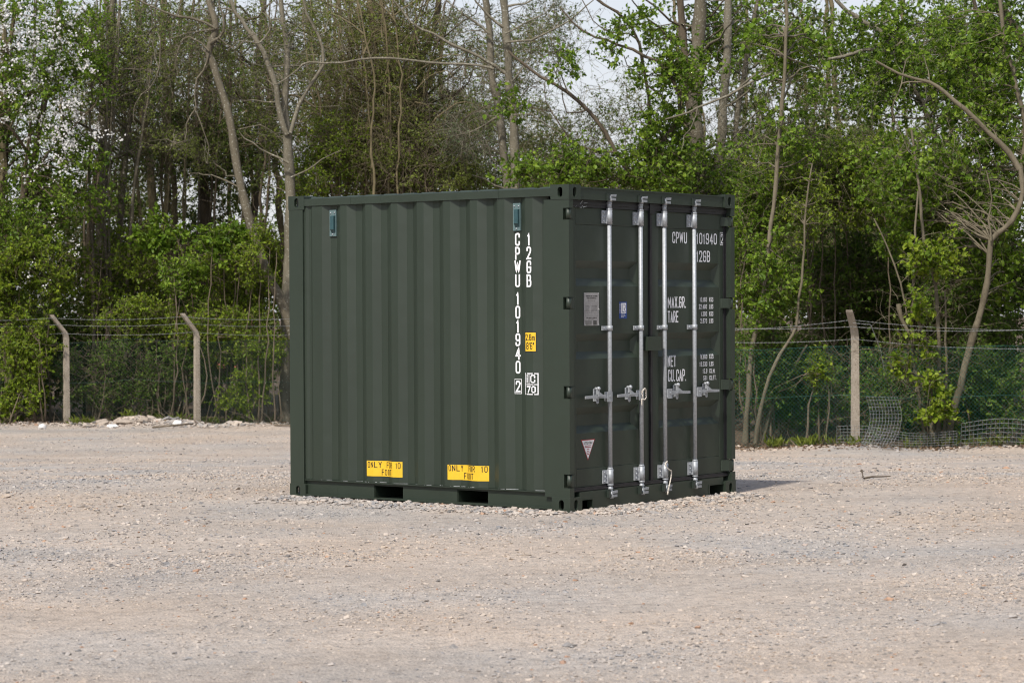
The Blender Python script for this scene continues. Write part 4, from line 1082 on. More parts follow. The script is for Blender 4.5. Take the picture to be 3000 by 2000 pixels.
trunks = [  # further trunks of the left wood: points, radius, depth, bark, name, label
 ([(232,960),(232,640),(232,480),(238,400),(236,300),(246,200),(256,100),(262,-30)], .15, 57.5, B_grey, "grey tree with a thick straight trunk just right of the blossom tree"),
 ([(268,960),(272,640),(277,500),(289,330),(302,250),(314,130),(335,-30)], .11, 58, B_grey, "thinner grey tree whose trunk stands close against the thick grey trunk on its left"),
 ([(205,800),(208,560),(212,480),(222,400),(245,280),(262,170),(250,60),(240,-30)], .13, 61, B_brown, "dark brown tree half hidden behind the thick grey trunk and blossom"),
 ([(356,960),(352,640),(350,500),(345,380),(330,290),(322,180),(318,60),(310,-30)], .14, 60, B_olive, "mossy tree with a tall straight trunk midway between blossom tree and leaning tree"),
 ([(398,900),(398,600),(400,430),(388,330),(396,200),(412,60),(420,-30)], .10, 61.5, B_olive, "slender mossy tree with a wavy trunk against the pale sky, left of the leaning tree"),
 ([(470,900),(467,620),(470,470),(464,380),(474,250),(482,100),(486,-30)], .19, 62.5, B_brown, "stout brown tree seen behind the leaning tree's bare trunk"),
 ([(-20,960),(-10,600),(8,400),(18,250),(10,60),(5,-30)], .12, 60, B_brown, "dark tree standing behind the white blossom"),
 ([(560,900),(575,600),(590,420),(600,300),(590,180),(600,60),(610,-30)], .12, 62, B_brown, "shaded brown tree between the leaning tree and the forked tree"),
]
for i, (pts, r, d, bk, lab) in enumerate(trunks):
    t = Plant("woodland_tree", lab, "tree", 20+i, group="trunks of the left wood")
    t.stem([V(a, b, d) for a, b in pts], r, r*.5, 7, .01, ground=True)
    x0 = pts[-2][0]
    for sg in (-1, 1, 1):
        o1, o2 = sg*t.rg.uniform(8, 22), sg*t.rg.uniform(15, 75); dq = d-t.rg.uniform(.4, 2.2)
        t.stem([V(pts[0][0]+o1, 950, dq), V(pts[1][0]+o1+.25*(o2-o1), 640, dq), V(pts[2][0]+o1+.5*(o2-o1)+t.rg.uniform(-8, 8), 430, dq), V(pts[4][0]+o1+.75*(o2-o1)+t.rg.uniform(-8, 8), 230, dq), V(x0+o2, -30, dq)], t.rg.uniform(.035, .06), .018, 6, .015, ground=True)
    for _ in range(5):
        y0 = t.rg.uniform(40, 420); xx = np.interp(-y0, [-p[1] for p in pts], [p[0] for p in pts]); sg = t.rg.choice([-1, 1]); L_ = t.rg.uniform(60, 170)
        t.stem([V(xx, y0, d), V(xx+sg*L_*.4, y0-L_*.35, d-.5), V(xx+sg*L_*.8, y0-L_*.5, d-1.2), V(xx+sg*L_*1.1, y0-L_*.9, d-1.4)], r*.28, .012, 5, .03)
    t.clumps((x0, 110, 140, 170, d-.8, 1.8), N_(26), .55, 14, 6, .055, droop=.1)
    t.clumps((x0, 330, 90, 150, d, 1.5), N_(9), .5, 14, 4, .06)
    t.twigs((x0, 260, 130, 240, d-.5, 1.8), 170, 1.0, .007, droop=.35)
    t.done(bk, [L_olive, L_mid, L_olive][i % 3])

# ---- centre thicket
thick = [
 ([(874,900),(874,600),(870,300),(864,167),(860,100),(850,30),(842,-40)], .15, 57, "ivy-brown tree in the twig thicket above the container, left of its thinner neighbour"),
 ([(894,900),(892,500),(888,365),(893,200),(890,117),(880,34),(870,-40)], .10, 56.5, "thin brown tree entangled in hanging twigs, middle of the thicket above the container"),
 ([(957,900),(957,500),(957,316),(964,200),(970,133),(997,66),(1015,-40)], .13, 57.5, "brown tree bending right at its top on the right side of the twig thicket"),
 ([(760,900),(765,600),(775,400),(770,250),(785,120),(775,-40)], .10, 58.5, "dim olive tree between the forked tree and the twig thicket"),
]
for i, (pts, r, d, lab) in enumerate(thick):
    t = Plant("thicket_tree", lab, "tree", 40+i, group="trees of the twig thicket")
    t.stem([V(a, b, d) for a, b in pts], r, r*.5, 7, .015, ground=True)
    for sg in (-1, 1, -1, 1):
        o1, o2 = sg*t.rg.uniform(8, 30), sg*t.rg.uniform(20, 110); dq = d-t.rg.uniform(.6, 2.4)
        t.stem([V(pts[0][0]+o1, 900, dq), V(pts[1][0]+o1, 600, dq), V(pts[2][0]+o1+.3*(o2-o1)+t.rg.uniform(-10, 10), 330, dq), V(pts[3][0]+o1+.6*(o2-o1)+t.rg.uniform(-12, 12), 170, dq), V(pts[-1][0]+o2, -30, dq)], t.rg.uniform(.03, .055), .015, 6, .02, ground=True)
    for _ in range(16):
        y0 = t.rg.uniform(60, 470); xx = np.interp(-y0, [-p[1] for p in pts], [p[0] for p in pts]); sg = t.rg.choice([-1, 1]); L_ = t.rg.uniform(60, 170); up = t.rg.uniform(.2, 1.1)
        t.stem([V(xx, y0, d), V(xx+sg*L_*.35, y0-L_*.3*up, d-.5), V(xx+sg*L_*.7, y0-L_*.75*up, d-1), V(xx+sg*L_*.9, y0-L_*1.4*up, d-1.2)], r*.22, .009, 5, .04)
    for _ in range(7):
        x1, y1 = pts[3][0]+t.rg.uniform(-110, 110), t.rg.uniform(20, 330); a = t.rg.uniform(-1, 1); L_ = t.rg.uniform(120, 260); dq = d-t.rg.uniform(1.2, 2.4)
        t.stem([V(x1, y1, dq), V(x1+L_*.3*a, y1-L_*.18, dq), V(x1+L_*.62*a, y1-L_*.25, dq-.2), V(x1+L_*a, y1-L_*t.rg.uniform(.1, .7), dq-.3)], t.rg.uniform(.014, .03), .007, 5, .03)
    x0 = pts[3][0]
    t.twigs((x0, 200, 120, 240, d-.6, 1.6), 300, 1.1, .0065, up=.5, droop=.9, wander=.25)
    t.twigs((x0, 350, 110, 120, d-.8, 1.2), 260, 1.0, .006, droop=.7)
    t.clumps((x0, 150, 130, 200, d-.6, 1.6), N_(40), .5, 14, 7, .05, droop=.2)
    t.clumps((x0, 340, 120, 120, d-.9, 1.2), N_(22), .45, 16, 7, .05)
    t.done(B_olive if i != 2 else B_brown, L_olive)

# ---- pair of slender trunks
t = Plant("slender_tree", "left one of two slender pale trunks rising close together behind the container roof", "tree", 50, group="pair of slender trees")
A1 = [(1175,920),(1170,640),(1168,560),(1167,434),(1154,333),(1148,267),(1141,227),(1131,187),(1127,133),(1124,67),(1117,16),(1110,-40)]
t.stem([V(a, b, 54) for a, b in A1], .105, .075, 9, .006, ground=True)
t.stem(TR([(1434,100),(1380,60),(1340,30),(1290,-20)], 53.8), .03, .015, 5, .02); t.stem(TR([(1464,340),(1420,365),(1380,385),(1330,398)], 53.6), .03, .012, 5, .015)
t.twigs((1080, 250, 90, 130, 53.8, 1), 190, .9, .0055, droop=.7); t.clumps((1090, 60, 90, 90, 54.2, 1), N_(10), .45, 12, 4, .04)
t.clumps((1070, 330, 90, 80, 54.2, 1), N_(16), .42, 14, 5, .04)
t.done(B_pale, L_pale)
t = Plant("slender_tree", "right one of two slender pale trunks rising close together behind the container roof", "tree", 51, group="pair of slender trees")
A2 = [(1192,920),(1188,640),(1186,560),(1185,434),(1182,333),(1179,267),(1172,200),(1167,133),(1163,67),(1157,0),(1153,-40)]
t.stem([V(a, b, 53.6) for a, b in A2], .12, .085, 9, .006, ground=True)
for q, r in (([(1480,215),(1404,166),(1319,128),(1264,98),(1204,64),(1157,8),(1140,-30)], .042), ([(1476,80),(1430,40),(1400,10),(1380,-20)], .04), ([(1483,125),(1553,115),(1630,81),(1702,38),(1740,0)], .032), ([(1480,100),(1540,70),(1600,40),(1640,-10)], .022), ([(1500,240),(1545,180),(1550,120),(1535,60)], .02), ([(1487,20),(1540,10),(1600,-20)], .03), ([(1495,340),(1560,338),(1610,370),(1660,405),(1700,425)], .014)):
    t.stem(TR(q, 53.2), r, r*.35, 5, .02)
t.twigs((1230, 120, 130, 130, 53.5, 1), 130, .9, .0055, droop=.3); t.clumps((1240, 30, 110, 60, 53.8, 1), N_(9), .45, 12, 4, .04)
t.done(B_pale, L_pale)

# ---- right of the pair: hazel with dark arching limb
t = Plant("arching_tree", "dark-limbed tree arching up to the left over the container's right half, with bright leaves", "tree", 55)
t.stem([(4.6, 51.5, -.8), V(1640, 760, 51.5), V(1580, 620, 51.5), *TR([(1906,557),(1851,510),(1808,447),(1770,383),(1719,323),(1664,272),(1587,225),(1527,183),(1490,150)], 51.5)], .10, .025, 7, .01, ground=True)
t.stem(TR([(1893,480),(1990,330),(1950,200),(1893,166),(1808,128),(1744,111),(1676,64),(1640,20)], 51.2), .05, .016, 6, .012)
t.stem(TR([(1893,480),(1905,330),(1872,128),(1829,55),(1787,26),(1749,0),(1720,-40)], 51.8), .045, .025, 6, .012); t.stem(TR([(1872,128),(1840,100),(1790,95),(1740,60),(1700,-10)], 51.6), .02, .01, 5, .015)
t.stem(TR([(1719,323),(1660,330),(1640,250),(1620,190)], 51.2), .02, .008, 5, .02); t.stem(TR([(1664,272),(1640,220),(1618,180)], 51.2), .018, .007, 5, .02)
t.stem(TR([(1808,447),(1700,430),(1640,360),(1600,300),(1595,240)], 51.4), .022, .008, 5, .015)
for rgn, n in (((1560, 175, 110, 90, 51.2, .9), 26), ((1500, 290, 80, 70, 51.2, .8), 12), ((1330, 385, 130, 55, 50.8, .8), 26), ((1215, 400, 70, 50, 50.8, .6), 9), ((1480, 405, 120, 55, 51, .9), 26), ((1545, 330, 60, 90, 51.4, .8), 14), ((1290, 150, 40, 40, 51, .5), 4), ((1460, 60, 70, 60, 51.3, .6), 8), ((1400, 110, 40, 40, 51.2, .5), 3), ((1175, 235, 30, 40, 51, .4), 4)):
    t.clumps(rgn, N_(n), .36, 11, 6, .076, lim_r=.008)
t.twigs((1430, 330, 170, 110, 51.3, 1), 130, .8, .0055, droop=.2)
t.done(B_brown, L_hazel, .75)

big = [
 ([(1640,960),(1625,640),(1613,460),(1605,400),(1598,300),(1598,200),(1605,100),(1608,0),(1610,-40)], .24, 55, B_grey, "thickest trunk of the right wood, standing behind the container's right half"),
 ([(1600,960),(1595,560),(1590,330),(1580,210),(1572,120),(1562,0),(1555,-40)], .14, 55.6, B_brown, "grey trunk touching the thickest trunk on its left side"),
 ([(1655,960),(1650,560),(1648,400),(1658,300),(1665,200),(1672,100),(1672,0),(1672,-40)], .15, 54.6, B_pale, "pale straight trunk to the right of the thickest trunk"),
 ([(1690,960),(1680,560),(1690,300),(1710,167),(1718,100),(1735,34),(1750,-40)], .10, 56, B_grey, "grey trunk leaning right at the top beside the pale straight trunk"),
]
for i, (pts, r, d, bk, lab) in enumerate(big):
    t = Plant("woodland_tree", lab, "tree", 60+i, group="big trunks of the right wood")
    t.stem([V(a, b, d) for a, b in pts], r, r*.6, 8, .008, ground=True)
    x0 = pts[-2][0]
    for _ in range(5):
        y0 = t.rg.uniform(40, 420); xx = np.interp(-y0, [-p[1] for p in pts], [p[0] for p in pts]); sg = t.rg.choice([-1, 1]); L_ = t.rg.uniform(60, 190)
        t.stem([V(xx, y0, d), V(xx+sg*L_*.4, y0-L_*.3, d-.4), V(xx+sg*L_*.8, y0-L_*.7, d-.8), V(xx+sg*L_, y0-L_*1.0, d-1)], r*.2, .010, 5, .03)
    t.clumps((x0+10, 60, 150, 120, d+1.6, 1.0), N_(11), .42, 13, 6, .076)
    t.clumps((x0, 440, 80, 130, d-.8, 1), N_(14), .42, 14, 7, .075)
    t.twigs((x0, 280, 110, 200, d-.8, 1.2), 110, .9, .006, droop=.3)
    t.done(bk, L_hazel, .75)

# ---- right side
t = Plant("sapling", "straight slim sapling right of the container passing behind the fence", "tree", 70)
t.stem(TR([(2182,1300),(2202,1041),(2219,956),(2236,850),(2257,667),(2272,553),(2281,425),(2293,298),(2302,170),(2304,43),(2300,-40)], 44.6), .055, .028, 8, .012, ground=True)
t.clumps((1800, 120, 120, 140, 45.9, 1.1), N_(22), .36, 12, 6, .08); t.clumps((1760, 640, 40, 130, 44.2, .3), N_(12), .26, 10, 6, .07); t.clumps((1790, 330, 90, 110, 45.3, 1), N_(18), .34, 12, 6, .07)
t.twigs((1790, 300, 80, 220, 45.2, .9), 120, .8, .005)
t.done(B_hazel, L_hazel, .75)
t = Plant("leaning_sapling", "thin pale sapling leaning right behind the fence, next to the straight slim sapling", "tree", 71)
t.stem(TR([(2212,1290),(2240,1147),(2270,1071),(2304,1007),(2332,956),(2342,871),(2355,722),(2362,600),(2380,480)], 44.3), .042, .014, 7, .012, ground=True)
t.stem(TR([(2230,1280),(2280,1150),(2325,1075),(2365,1010)], 44.9), .034, .02, 6, .01, ground=True)
t.clumps((1850, 480, 70, 120, 44.8, .7), N_(16), .3, 12, 7, .05)
t.done(B_hazel, L_bright)

t = Plant("long_limbed_tree", "tree with one long bare limb arching across the other trunks above the right fence", "tree", 72)
t.stem([(9.2, 49.5, -.85), V(2230, 700, 49.5), V(2180, 420, 49.5), V(2120, 240, 49.2), *TR([(2630,160),(2580,95),(2532,64),(2481,34),(2451,0),(2430,-50)], 49)], .11, .035, 8, .01, ground=True)
t.stem(TR([(2632,162),(2595,153),(2532,149),(2468,166),(2383,183),(2298,204),(2204,242),(2128,281),(2043,319),(2000,336),(1950,350)], 48.6), .04, .018, 6, .01)
t.stem(TR([(2043,319),(2030,360),(2010,400),(1996,440)], 48.5), .014, .006, 5, .015); t.stem(TR([(2383,183),(2330,195),(2250,215),(2190,230)], 48.7), .014, .006, 5, .015)
for rgn, n in (((2080, 90, 190, 110, 49, 1.3), 34), ((2000, 200, 140, 90, 49, 1.2), 18), ((2200, 200, 160, 120, 49.3, 1.3), 26)):
    t.clumps(rgn, N_(n), .42, 13, 7, .076)
t.twigs((2040, 260, 180, 140, 48.8, 1.2), 150, .9, .006)
t.done(B_pale, L_hazel, .75)

t = Plant("hazel_tree", "reddish-barked tree leaning up from the fence and wire mesh with a long dark limb", "tree", 73)
t.stem(TR([(2778,1310),(2788,1219),(2814,1126),(2839,1028),(2865,939),(2886,858),(2896,794),(2903,705),(2945,667),(2980,620),(2995,560),(2990,495)], 43.2), .070, .042, 8, .006, ground=True)
t.stem(TR([(2987,497),(2957,447),(2893,383),(2829,323),(2766,272),(2723,242),(2638,217),(2566,179)], 43.3), .058, .02, 7, .01)
t.stem(TR([(2903,705),(2898,640),(2905,580),(2890,500)], 43.1), .022, .008, 5, .012, anchor=False); t.stem(TR([(2990,500),(3010,400),(2990,300),(2950,150),(2930,0),(2920,-60)], 44.4), .06, .03, 7, .012)
t.stem(TR([(2723,242),(2660,240),(2630,270),(2615,330),(2640,390),(2660,440)], 43.6), .018, .006, 5, .012)
for rgn, n in (((2180, 480, 170, 90, 44.5, .9), 40), ((2080, 400, 120, 100, 44, .9), 26), ((2270, 340, 130, 150, 44.8, 1), 40), ((2230, 140, 150, 130, 44.8, 1), 36), ((2300, 620, 80, 110, 44.6, .7), 20), ((2120, 560, 120, 60, 44.7, .8), 16)):
    t.clumps(rgn, N_(n), .36, 11, 6, .076, lim_r=.008)
t.twigs((2200, 400, 170, 200, 43.8, .9), 150, .8, .005)
t.done(B_hazel, L_hazel, .8)

t = Plant("dark_tree", "dark tree with a thick slanting trunk behind the reddish-barked tree", "tree", 74)
t.stem([(12.2, 52, -.86), V(2560, 500, 52), V(2440, 260, 52), V(2352, 100, 52), V(2311, 43, 52), V(2270, -40, 52)], .2, .12, 8, .01, ground=True)
t.stem([V(2400, 180, 52), V(2330, 170, 51.6), V(2260, 80, 51.4), V(2230, -30, 51.2)], .07, .03, 6, .015)
t.clumps((2270, 80, 140, 130, 51.6, 1.2), N_(36), .42, 12, 6, .08)
t.done(B_brown, L_mid, .75)

t = Plant("hazel_clump", "multi-stemmed hazel with big pale-green leaves rising through the right fence beside the wire mesh", "bush", 75)
for q, r, d in (([(2735,1300),(2724,1134),(2712,1000),(2690,940)], .055, 42.9), ([(2750,1300),(2752,1100),(2748,950),(2741,837),(2716,743),(2703,667),(2690,520),(2670,380)], .045, 43.3), ([(2715,1300),(2690,1150),(2673,1000),(2673,922),(2682,667),(2690,560)], .04, 43.0), ([(2765,1295),(2770,1150),(2772,1000),(2768,850)], .03, 43.2)):
    t.stem(TR(q, d), r, r*.45, 7, .008, ground=True)
t.stem(TR([(2632,890),(2640,930),(2660,970),(2680,1000)], 42.8), .045, .03, 7, .004)
t.stem(TR([(2560,640),(2600,720),(2640,830),(2660,950)], 42.9), .012, .02, 5, .01)
for rgn, n in (((2150, 590, 70, 60, 42.8, .4), 15), ((2110, 720, 50, 60, 42.6, .4), 3), ((2120, 850, 70, 80, 42.7, .35), 8), ((2150, 940, 60, 40, 42.5, .3), 5)):
    t.clumps(rgn, N_(n*1.15), .24, 9, 5, .078, lim_r=.007)
t.twigs((2130, 780, 110, 200, 42.9, .5), 130, .8, .0055)
t.done(B_hazel, L_bright, .85)

# ---- bushes
BUSH = [  # label, regions [(ellipse), n, rc, leaf size, ntw, nlf], leaf, bark, twigs
 ("bright green bush spilling over the left end of the fence below the blossom tree", [((60, 640, 120, 110, 54.0, .9), 44, .36, .07), ((60, 810, 70, 110, 53.3, .4), 30, .28, .06), ((50, 920, 70, 60, 53.2, .4), 10, .26, .06)], L_bright, 60),
 ("dim green bush behind the barbed wire between the two left posts", [((300, 620, 130, 110, 56, 1.2), 46, .42, .065), ((320, 740, 130, 60, 54.2, .7), 28, .34, .055)], L_bright, 220),
 ("light green bush crowding the second left post and the container's rear corner", [((560, 620, 110, 130, 54.5, .8), 64, .36, .06), ((500, 770, 90, 60, 53.3, .6), 26, .32, .055), ((600, 800, 50, 90, 52.9, .4), 22, .28, .055), ((595, 600, 55, 90, 52.5, .3), 9, .26, .055), ((555, 900, 70, 50, 52.8, .3), 12, .26, .055)], L_bright, 120),
 ("low bramble tangle behind the mesh between the left posts", [((290, 870, 170, 90, 54.0, .6), 50, .34, .05), ((430, 850, 70, 90, 53.6, .5), 18, .32, .05)], L_mid, 260),
 ("leafy sprig with broad leaves in front of the brown trunks, above the second left post", [((520, 560, 60, 40, 53.2, .4), 8, .3, .10), ((430, 640, 60, 60, 53.6, .5), 10, .3, .076), ((370, 540, 60, 40, 54.5, .5), 7, .3, .10)], L_hazel, 20),
 ("small-leaved bush showing just above the container's left rear roof edge", [((760, 350, 110, 100, 55.5, 1.0), 46, .40, .05), ((700, 420, 60, 60, 54.6, .7), 18, .34, .05)], L_bright, 140),
 ("twiggy olive bush above the middle of the container roof", [((960, 370, 130, 85, 55, 1.0), 42, .40, .05), ((1060, 410, 70, 45, 54.6, .7), 14, .34, .05)], L_olive, 420),
 ("yellow-green bush rising right of the container door", [((1850, 420, 140, 110, 47, 1.0), 60, .36, .055), ((1990, 430, 110, 120, 47.4, 1.0), 40, .36, .055)], L_bright, 120),
 ("mid-green bush hugging the container's right edge above the fence", [((1740, 560, 70, 170, 45.8, .8), 46, .34, .065), ((1790, 670, 90, 60, 45.2, .6), 16, .32, .06)], L_hazel, 100),
 ("shadowy green bush behind the right fence post", [((1960, 620, 140, 130, 49, 1.2), 60, .44, .065), ((2080, 660, 110, 110, 49, 1.0), 36, .42, .06)], L_mid, 420),
 ("dark leafy bush in the gap between the hazel clump and the right edge", [((2260, 640, 120, 150, 47.5, 1.2), 60, .44, .07), ((2290, 850, 90, 110, 45, .9), 34, .38, .06)], L_mid, 160),
 ("low undergrowth behind the mesh between the container and the right post", [((1830, 880, 140, 110, 45.6, .9), 56, .38, .055), ((1760, 820, 70, 120, 45.0, .7), 20, .34, .055)], L_mid, 200),
 ("low undergrowth behind the mesh right of the right post", [((2060, 900, 120, 110, 45.2, .9), 46, .38, .055), ((2250, 920, 110, 90, 44.2, .6), 40, .32, .06)], L_mid, 180),
 ("small yellowish sprig poking through the mesh left of the right post", [((1885, 840, 28, 38, 43.3, .2), 8, .22, .055)], L_bright, 10),
]
for i, (lab, regs, lf, ntw) in enumerate(BUSH):
    t = Plant("bush", lab, "bush", 100+i, group="bushes along the fence")
    for (rgn, n, rc, sz) in regs:
        vx, vy, rx, ry, d, dd = rgn
        for _ in range(4 if i != 13 else 2):
            xx = vx+t.rg.uniform(-.8, .8)*rx; dq = d+t.rg.uniform(-.6, .6)*dd; b_ = V(xx+t.rg.uniform(-25, 25), 900, dq); b_[2] = float(gz(b_[0], b_[1]))
            top = V(xx, vy-.5*ry*t.rg.uniform(0, 1), dq); mid = (b_+top)/2+t.rg.normal(0, .12, 3)
            t.stem([b_, mid, top], .022, .008, 5, .02, ground=True)
        t.clumps(rgn, N_(n), rc, 17, 8, sz, lim_r=.007)
    vx, vy, rx, ry, d, dd = regs[0][0]
    t.twigs((vx, vy, rx*1.15, ry*1.15, d, dd), ntw, .8, .0058)
    t.done(B_twig, lf)

# ---- the wood further back: one leafy mass
fw = Plant("far_wood", None, "tree", 300)
frs = fw.rg
for _ in range(44):
    x = frs.uniform(-150, 2500); d = frs.uniform(63, 84)
    if 1040 < x < 1580: continue
    w = frs.uniform(-90, 90); r = frs.uniform(.04, .12)
    fw.stem([V(x, 780, d), V(x+w*.3, 500, d), V(x+w*.6, 250, d), V(x+w, -60, d)], r, r*.5, 6, .03, ground=True)
FR = [((120, 560, 260, 170, 66, 3), 60, .09, 5), ((480, 610, 330, 90, 67, 3), 100, .09, 6), ((300, 470, 330, 60, 66, 3), 26, .09, 5), ((480, 330, 200, 120, 63, 3), 60, .075, 5), ((1010, 330, 150, 120, 64, 3), 60, .06, 5), ((1290, 420, 190, 60, 66, 3), 40, .06, 5), ((1300, 330, 130, 90, 70, 3), 22, .055, 4), ((1230, 90, 100, 90, 66, 3), 18, .055, 4), ((1400, 260, 110, 100, 68, 3), 9, .055, 4), ((1130, 200, 90, 150, 68, 3), 26, .055, 4), ((900, 480, 260, 170, 68, 4), 110, .08, 5), ((330, 230, 420, 230, 70, 5), 90, .07, 4), ((820, 170, 300, 230, 69, 5), 110, .065, 4),
      ((1300, 470, 220, 70, 72, 4), 60, .07, 4), ((1210, 330, 150, 110, 76, 3), 34, .055, 3), ((1900, 480, 480, 190, 60, 3), 190, .10, 7), ((2000, 640, 420, 100, 54, 2), 110, .09, 7), ((2150, 190, 330, 230, 63, 4), 55, .09, 5), ((1750, 180, 170, 240, 62, 3), 34, .085, 5),
      ((300, 800, 420, 130, 58, 2), 120, .09, 6), ((1980, 830, 400, 150, 50, 2), 130, .08, 6), ((1000, 720, 350, 160, 62, 4), 60, .09, 5)]
cols = []
for rgn, n, sz, nl in FR: fw.clumps(rgn, N_(n*1.8), .62, 16, nl+1, sz, conn=False, tw_r=.006)
for rgn, n in (((400, 250, 480, 280, 66, 4), 900), ((900, 220, 260, 260, 64, 3), 800), ((1250, 380, 200, 120, 72, 3), 220), ((1950, 350, 450, 330, 58, 3), 900), ((1950, 600, 420, 110, 52, 2), 700), ((300, 640, 420, 160, 59, 2), 500), ((350, 200, 400, 230, 60, 3), 700), ((850, 120, 260, 150, 60, 3), 500), ((1280, 140, 170, 140, 66, 4), 190)): fw.twigs(rgn, int(n*.7), 1.2, .0065, droop=.3)
# the wood goes on beyond both ends of the fence
for xa, xb, ya, yb in ((-25, -11.5, 54.6, 64), (-24, -12.5, 53.2, 58), (11.8, 25, 46, 58), (12.8, 24, 43, 50)):
    n = 400; cs = np.stack([frs.uniform(xa, xb, n), frs.uniform(ya, yb, n), -.8+9.8*frs.uniform(0, 1, n)**1.5], -1)
    c = np.repeat(cs, 120, 0); fw.lv.add(c+frs.normal(0, .40, c.shape), unit(len(c), frs), frs.uniform(.07, .15, len(c)))
    for _ in range(9):
        x, y = frs.uniform(xa, xb), frs.uniform(ya, yb); fw.stem([(x, y, -.9), (x+frs.normal(0, .3), y, 4), (x+frs.normal(0, .7), y, 9.5)], frs.uniform(.07, .16), .05, 6, .03, ground=True)
        for _ in range(4):
            z = frs.uniform(2, 7); a = frs.uniform(-1, 1, 2); fw.stem([(x, y, z), (x+a[0]*.8, y+a[1]*.8, z+.8), (x+a[0]*1.8, y+a[1]*1.8, z+1.3)], .035, .012, 5, .02)
for sx in (-1, 1):  # unseen trees beside the yard, added to darken the container's reflections
    n = 260; cs = np.stack([sx*frs.uniform(20, 27, n)-2, frs.uniform(-22, 46, n), frs.uniform(-.5, 1, n)**1*0+frs.uniform(0, 9.5, n)], -1)
    c = np.repeat(cs, 150, 0); fw.lv.add(c+frs.normal(0, .85, c.shape), unit(len(c), frs), frs.uniform(.18, .42, len(c)))
    for _ in range(26):
        x, y = sx*frs.uniform(21, 26)-2, frs.uniform(-20, 45); fw.stem([(x, y, -.9), (x+frs.normal(0, .3), y, 4), (x+frs.normal(0, .6), y, 9)], frs.uniform(.08, .18), .05, 6, .03, ground=True)
Vw = np.concatenate(fw.w.V); Fw = np.concatenate(fw.w.F)
tmp = fw.lv.build("tmp_leaves", L_mid, None, fw.rg); nv = len(tmp.data.vertices); Lv = np.zeros(nv*3, np.float32); tmp.data.vertices.foreach_get("co", Lv); Lv = Lv.reshape(-1, 3)
Lf = np.arange(nv, dtype=np.int32).reshape(-1, 6); Lf = np.stack([Lf[:, [0, 1, 2, 3]], Lf[:, [0, 3, 4, 5]]], 1).reshape(-1, 4)
me_ = tmp.data; bpy.data.objects.remove(tmp); bpy.data.meshes.remove(me_)
L_far = leaf("far_leaf", [(0, (.065, .110, .018)), (.5, (.115, .18, .028)), (1, (.19, .25, .045))])
fo = np_mesh("far_wood", np.concatenate([Vw, Lv]), faces4=np.concatenate([Fw, Lf+len(Vw)]), mats=[B_olive, L_far], mat4=np.concatenate([np.zeros(len(Fw)), np.ones(len(Lf))]).astype(int))
fo['kind'] = 'stuff'

# ---- ground litter along the fence: twigs and dry stalks nobody could count
lt = Plant("x", None, "bush", 400)
for x0_, x1_, n in ((-13, -4.5, 420), (3.5, 12, 420)):
    x = lt.rg.uniform(x0_, x1_, n); y = fence_y(x)+lt.rg.normal(.15, .35, n)
    p = np.stack([x, y, gz(x, y)+.01], -1); dv = unit(n, lt.rg); dv[:, 2] = np.abs(dv[:, 2])*.7; L_ = lt.rg.uniform(.15, .8, n)
    P = [p]
    for k in range(4):
        dv = dv+lt.rg.normal(0, .25, (n, 3)); dv[:, 2] -= .05; dv /= np.linalg.norm(dv, axis=1)[:, None]; q = P[-1]+dv*(L_/4)[:, None]; q[:, 2] = np.maximum(q[:, 2], gz(q[:, 0], q[:, 1])+.008); P.append(q)
    lt.w.many(np.stack(P, 1), .006*lt.rg.uniform(.5, 1.6, n), np.full(n, .002), 3)
dl_ = lt.w.build("dead_twigs", B_twig); dl_['kind'] = 'stuff'

# ---- fallen leaves and small weeds along the fence foot
lt = Plant("x", None, "bush", 401); n = 9000
x = lt.rg.uniform(-14, 13, n); y = fence_y(x)+lt.rg.normal(-.05, .42, n)+.25*np.sin(x*3.1)
lt.lv.add(np.stack([x, y, gz(x, y)+.012], -1), unit(n, lt.rg)*np.array([1, 1, .25]), lt.rg.uniform(.03, .075, n))
L_dead = leaf("fallen_leaf", [(0, (.09, .055, .03)), (.6, (.17, .11, .065)), (1, (.27, .19, .12))], .1)
ll = lt.lv.build("leaf_litter", L_dead, None, lt.rg); ll['kind'] = 'stuff'
wd = Plant("x", None, "bush", 402); n = 70
x = wd.rg.uniform(-13.5, 12.5, n); y = fence_y(x)+wd.rg.normal(.12, .25, n); k_ = 26
c = np.repeat(np.stack([x, y, gz(x, y)+.02], -1), k_, 0); dv = unit(n*k_, wd.rg); dv[:, 2] = np.abs(dv[:, 2])+.5
wd.lv.add(c+wd.rg.normal(0, .07, c.shape)*np.array([1, 1, .4])+np.array([0, 0, .03]), dv, wd.rg.uniform(.06, .20, n*k_))
wo = wd.lv.build("weeds", L_olive, None, wd.rg, .22); wo['kind'] = 'stuff'

# ---- small single things on the ground
def stick(pts, r, label):
    t = Tubes(); P = smooth_path(pts, .08, .004, np.random.default_rng(3)); b_ = P[0].copy(); t.add(P-b_, r, r*.5, 6)
    o = t.build("stick", B_twig); o.location = tuple(b_); tag(o, label, "stick")
def on(vx, d, dz=.02, dx=0):
    p = V(vx, 1000, d); return (p[0]+dx, d, float(gz(p[0], d))+dz)
def on_px(x, y):
    """point of the ground seen at view pixel (x, y)"""
    lo, hi = 8, 80
    for _ in range(50):
        mid = (lo+hi)/2; p = V(x, y, mid)
        if p[2] > float(gz(p[0], mid)): lo = mid
        else: hi = mid
    p = V(x, y, lo); return np.array([p[0], lo, float(gz(p[0], lo))])
z_ = np.array([0, 0, .02])
stick([on_px(1985, 1103)+z_, on_px(2005, 1101)+z_*1.5, on_px(2045, 1098)+z_], .010, "dark bent stick lying on the gravel right of the container")
stick([on_px(1978, 1092)+z_*3, on_px(1984, 1103)+z_], .007, "short dark twig standing off the end of the bent stick")
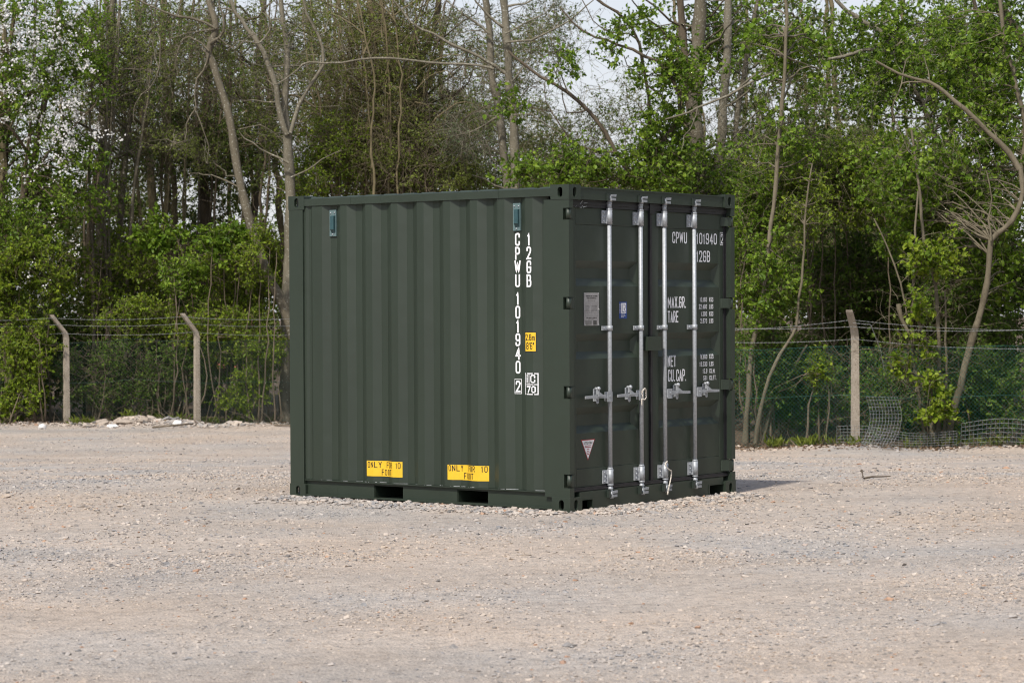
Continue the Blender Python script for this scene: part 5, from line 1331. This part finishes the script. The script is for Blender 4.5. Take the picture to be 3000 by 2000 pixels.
stick([on_px(1760, 1018)+z_, on_px(1800, 1021)+z_*2, on_px(1872, 1019)+z_], .018, "pale stick lying along the foot of the fence right of the container")
stick([on_px(350, 983)+z_, on_px(420, 981)+z_*3, on_px(500, 976)+z_*3], .020, "pale branch lying on the rubble between the left posts")
stick([on_px(630, 978)+z_, on_px(690, 985)+z_*3, on_px(730, 990)+z_], .018, "curved pale branch on the ground beside the container's rear corner")
def lump_obj(name, p, sx, sy, sz, mt, label, cat, seed):
    rg_ = np.random.default_rng(seed); bm = bmesh.new(); bmesh.ops.create_icosphere(bm, subdivisions=2, radius=1)
    for v in bm.verts: v.co = Vector((v.co.x*sx, v.co.y*sy, max(-.4, v.co.z)*sz))*(1+rg_.uniform(-.22, .16))
    me = bpy.data.meshes.new(name); bm.to_mesh(me); bm.free(); me.materials.append(mt)
    o = bpy.data.objects.new(name, me); C.objects.link(o); o.location = (p[0], p[1], p[2]+sz*.4); tag(o, label, cat); return o
M['scrap'] = plain("white_scrap", (.72, .70, .68), .6, 0, .08, 20)
M['rubble'] = plain("broken_stone", (.34, .285, .235), .9, 0, .2, 20)
lump_obj("plastic_scrap", on_px(97, 985), .085, .07, .085, M['scrap'], "round white scrap on the gravel in front of the first left post", "litter", 1)
lump_obj("plastic_scrap", on_px(258, 982), .13, .07, .06, M['scrap'], "flat white scrap lying before the rubble between the left posts", "litter", 2)
lump_obj("plastic_scrap", on_px(408, 976), .12, .08, .08, M['scrap'], "white block-like scrap just left of the second left post", "litter", 3)
lump_obj("plastic_scrap", on_px(1990, 1022), .10, .07, .06, M['scrap'], "small white scrap at the foot of the wire mesh on the right", "litter", 4)
lump_obj("rubble_block", on_px(285, 972), .22, .15, .075, M['rubble'], "broad broken concrete lump on the heap between the left posts", "rubble", 5)
lump_obj("rubble_block", on_px(330, 970), .15, .12, .08, M['rubble'], "smaller broken lump right of the broad one on the left heap", "rubble", 6)
lump_obj("rubble_block", on_px(235, 974), .16, .12, .09, M['rubble'], "broken lump nearest the first left post on the heap", "rubble", 7)

# ---- red brick house far behind the left wood
M['brick'] = plain("red_brick", (.42, .15, .09), .9, 0, .15, 3); M['tile'] = plain("roof_tile", (.30, .12, .08), .9, 0, .2, 3)
def house():
    d = 100.; p0 = V(405, 690, d); x0, x1 = p0[0], V(560, 690, d)[0]; zb = -.86; zt = V(500, 620, d)[2]
    h = empty("brick_house", ((x0+x1)/2, d+3, zb)); tag(h, "orange-red brick house glimpsed through the trees left of the container", "house")
    w = (x1-x0)/2
    m = MB(); m.box(-w, w, -3, 3, 0, zt-zb); m.build("wall", M['brick'], h)
    m = MB(); m.prism([(-w-.2, -3.4, zt-zb-.05), (-w-.2, 3.4, zt-zb-.05), (-w-.2, 0, zt-zb+1.1)], (2*w+.4, 0, 0)); m.build("roof", M['tile'], h)
    m = MB(); m.box(-w*.3, -w*.3+1.1, -3.04, -2.96, 1.0, 2.2); m.build("window", M['white'], h)
house()
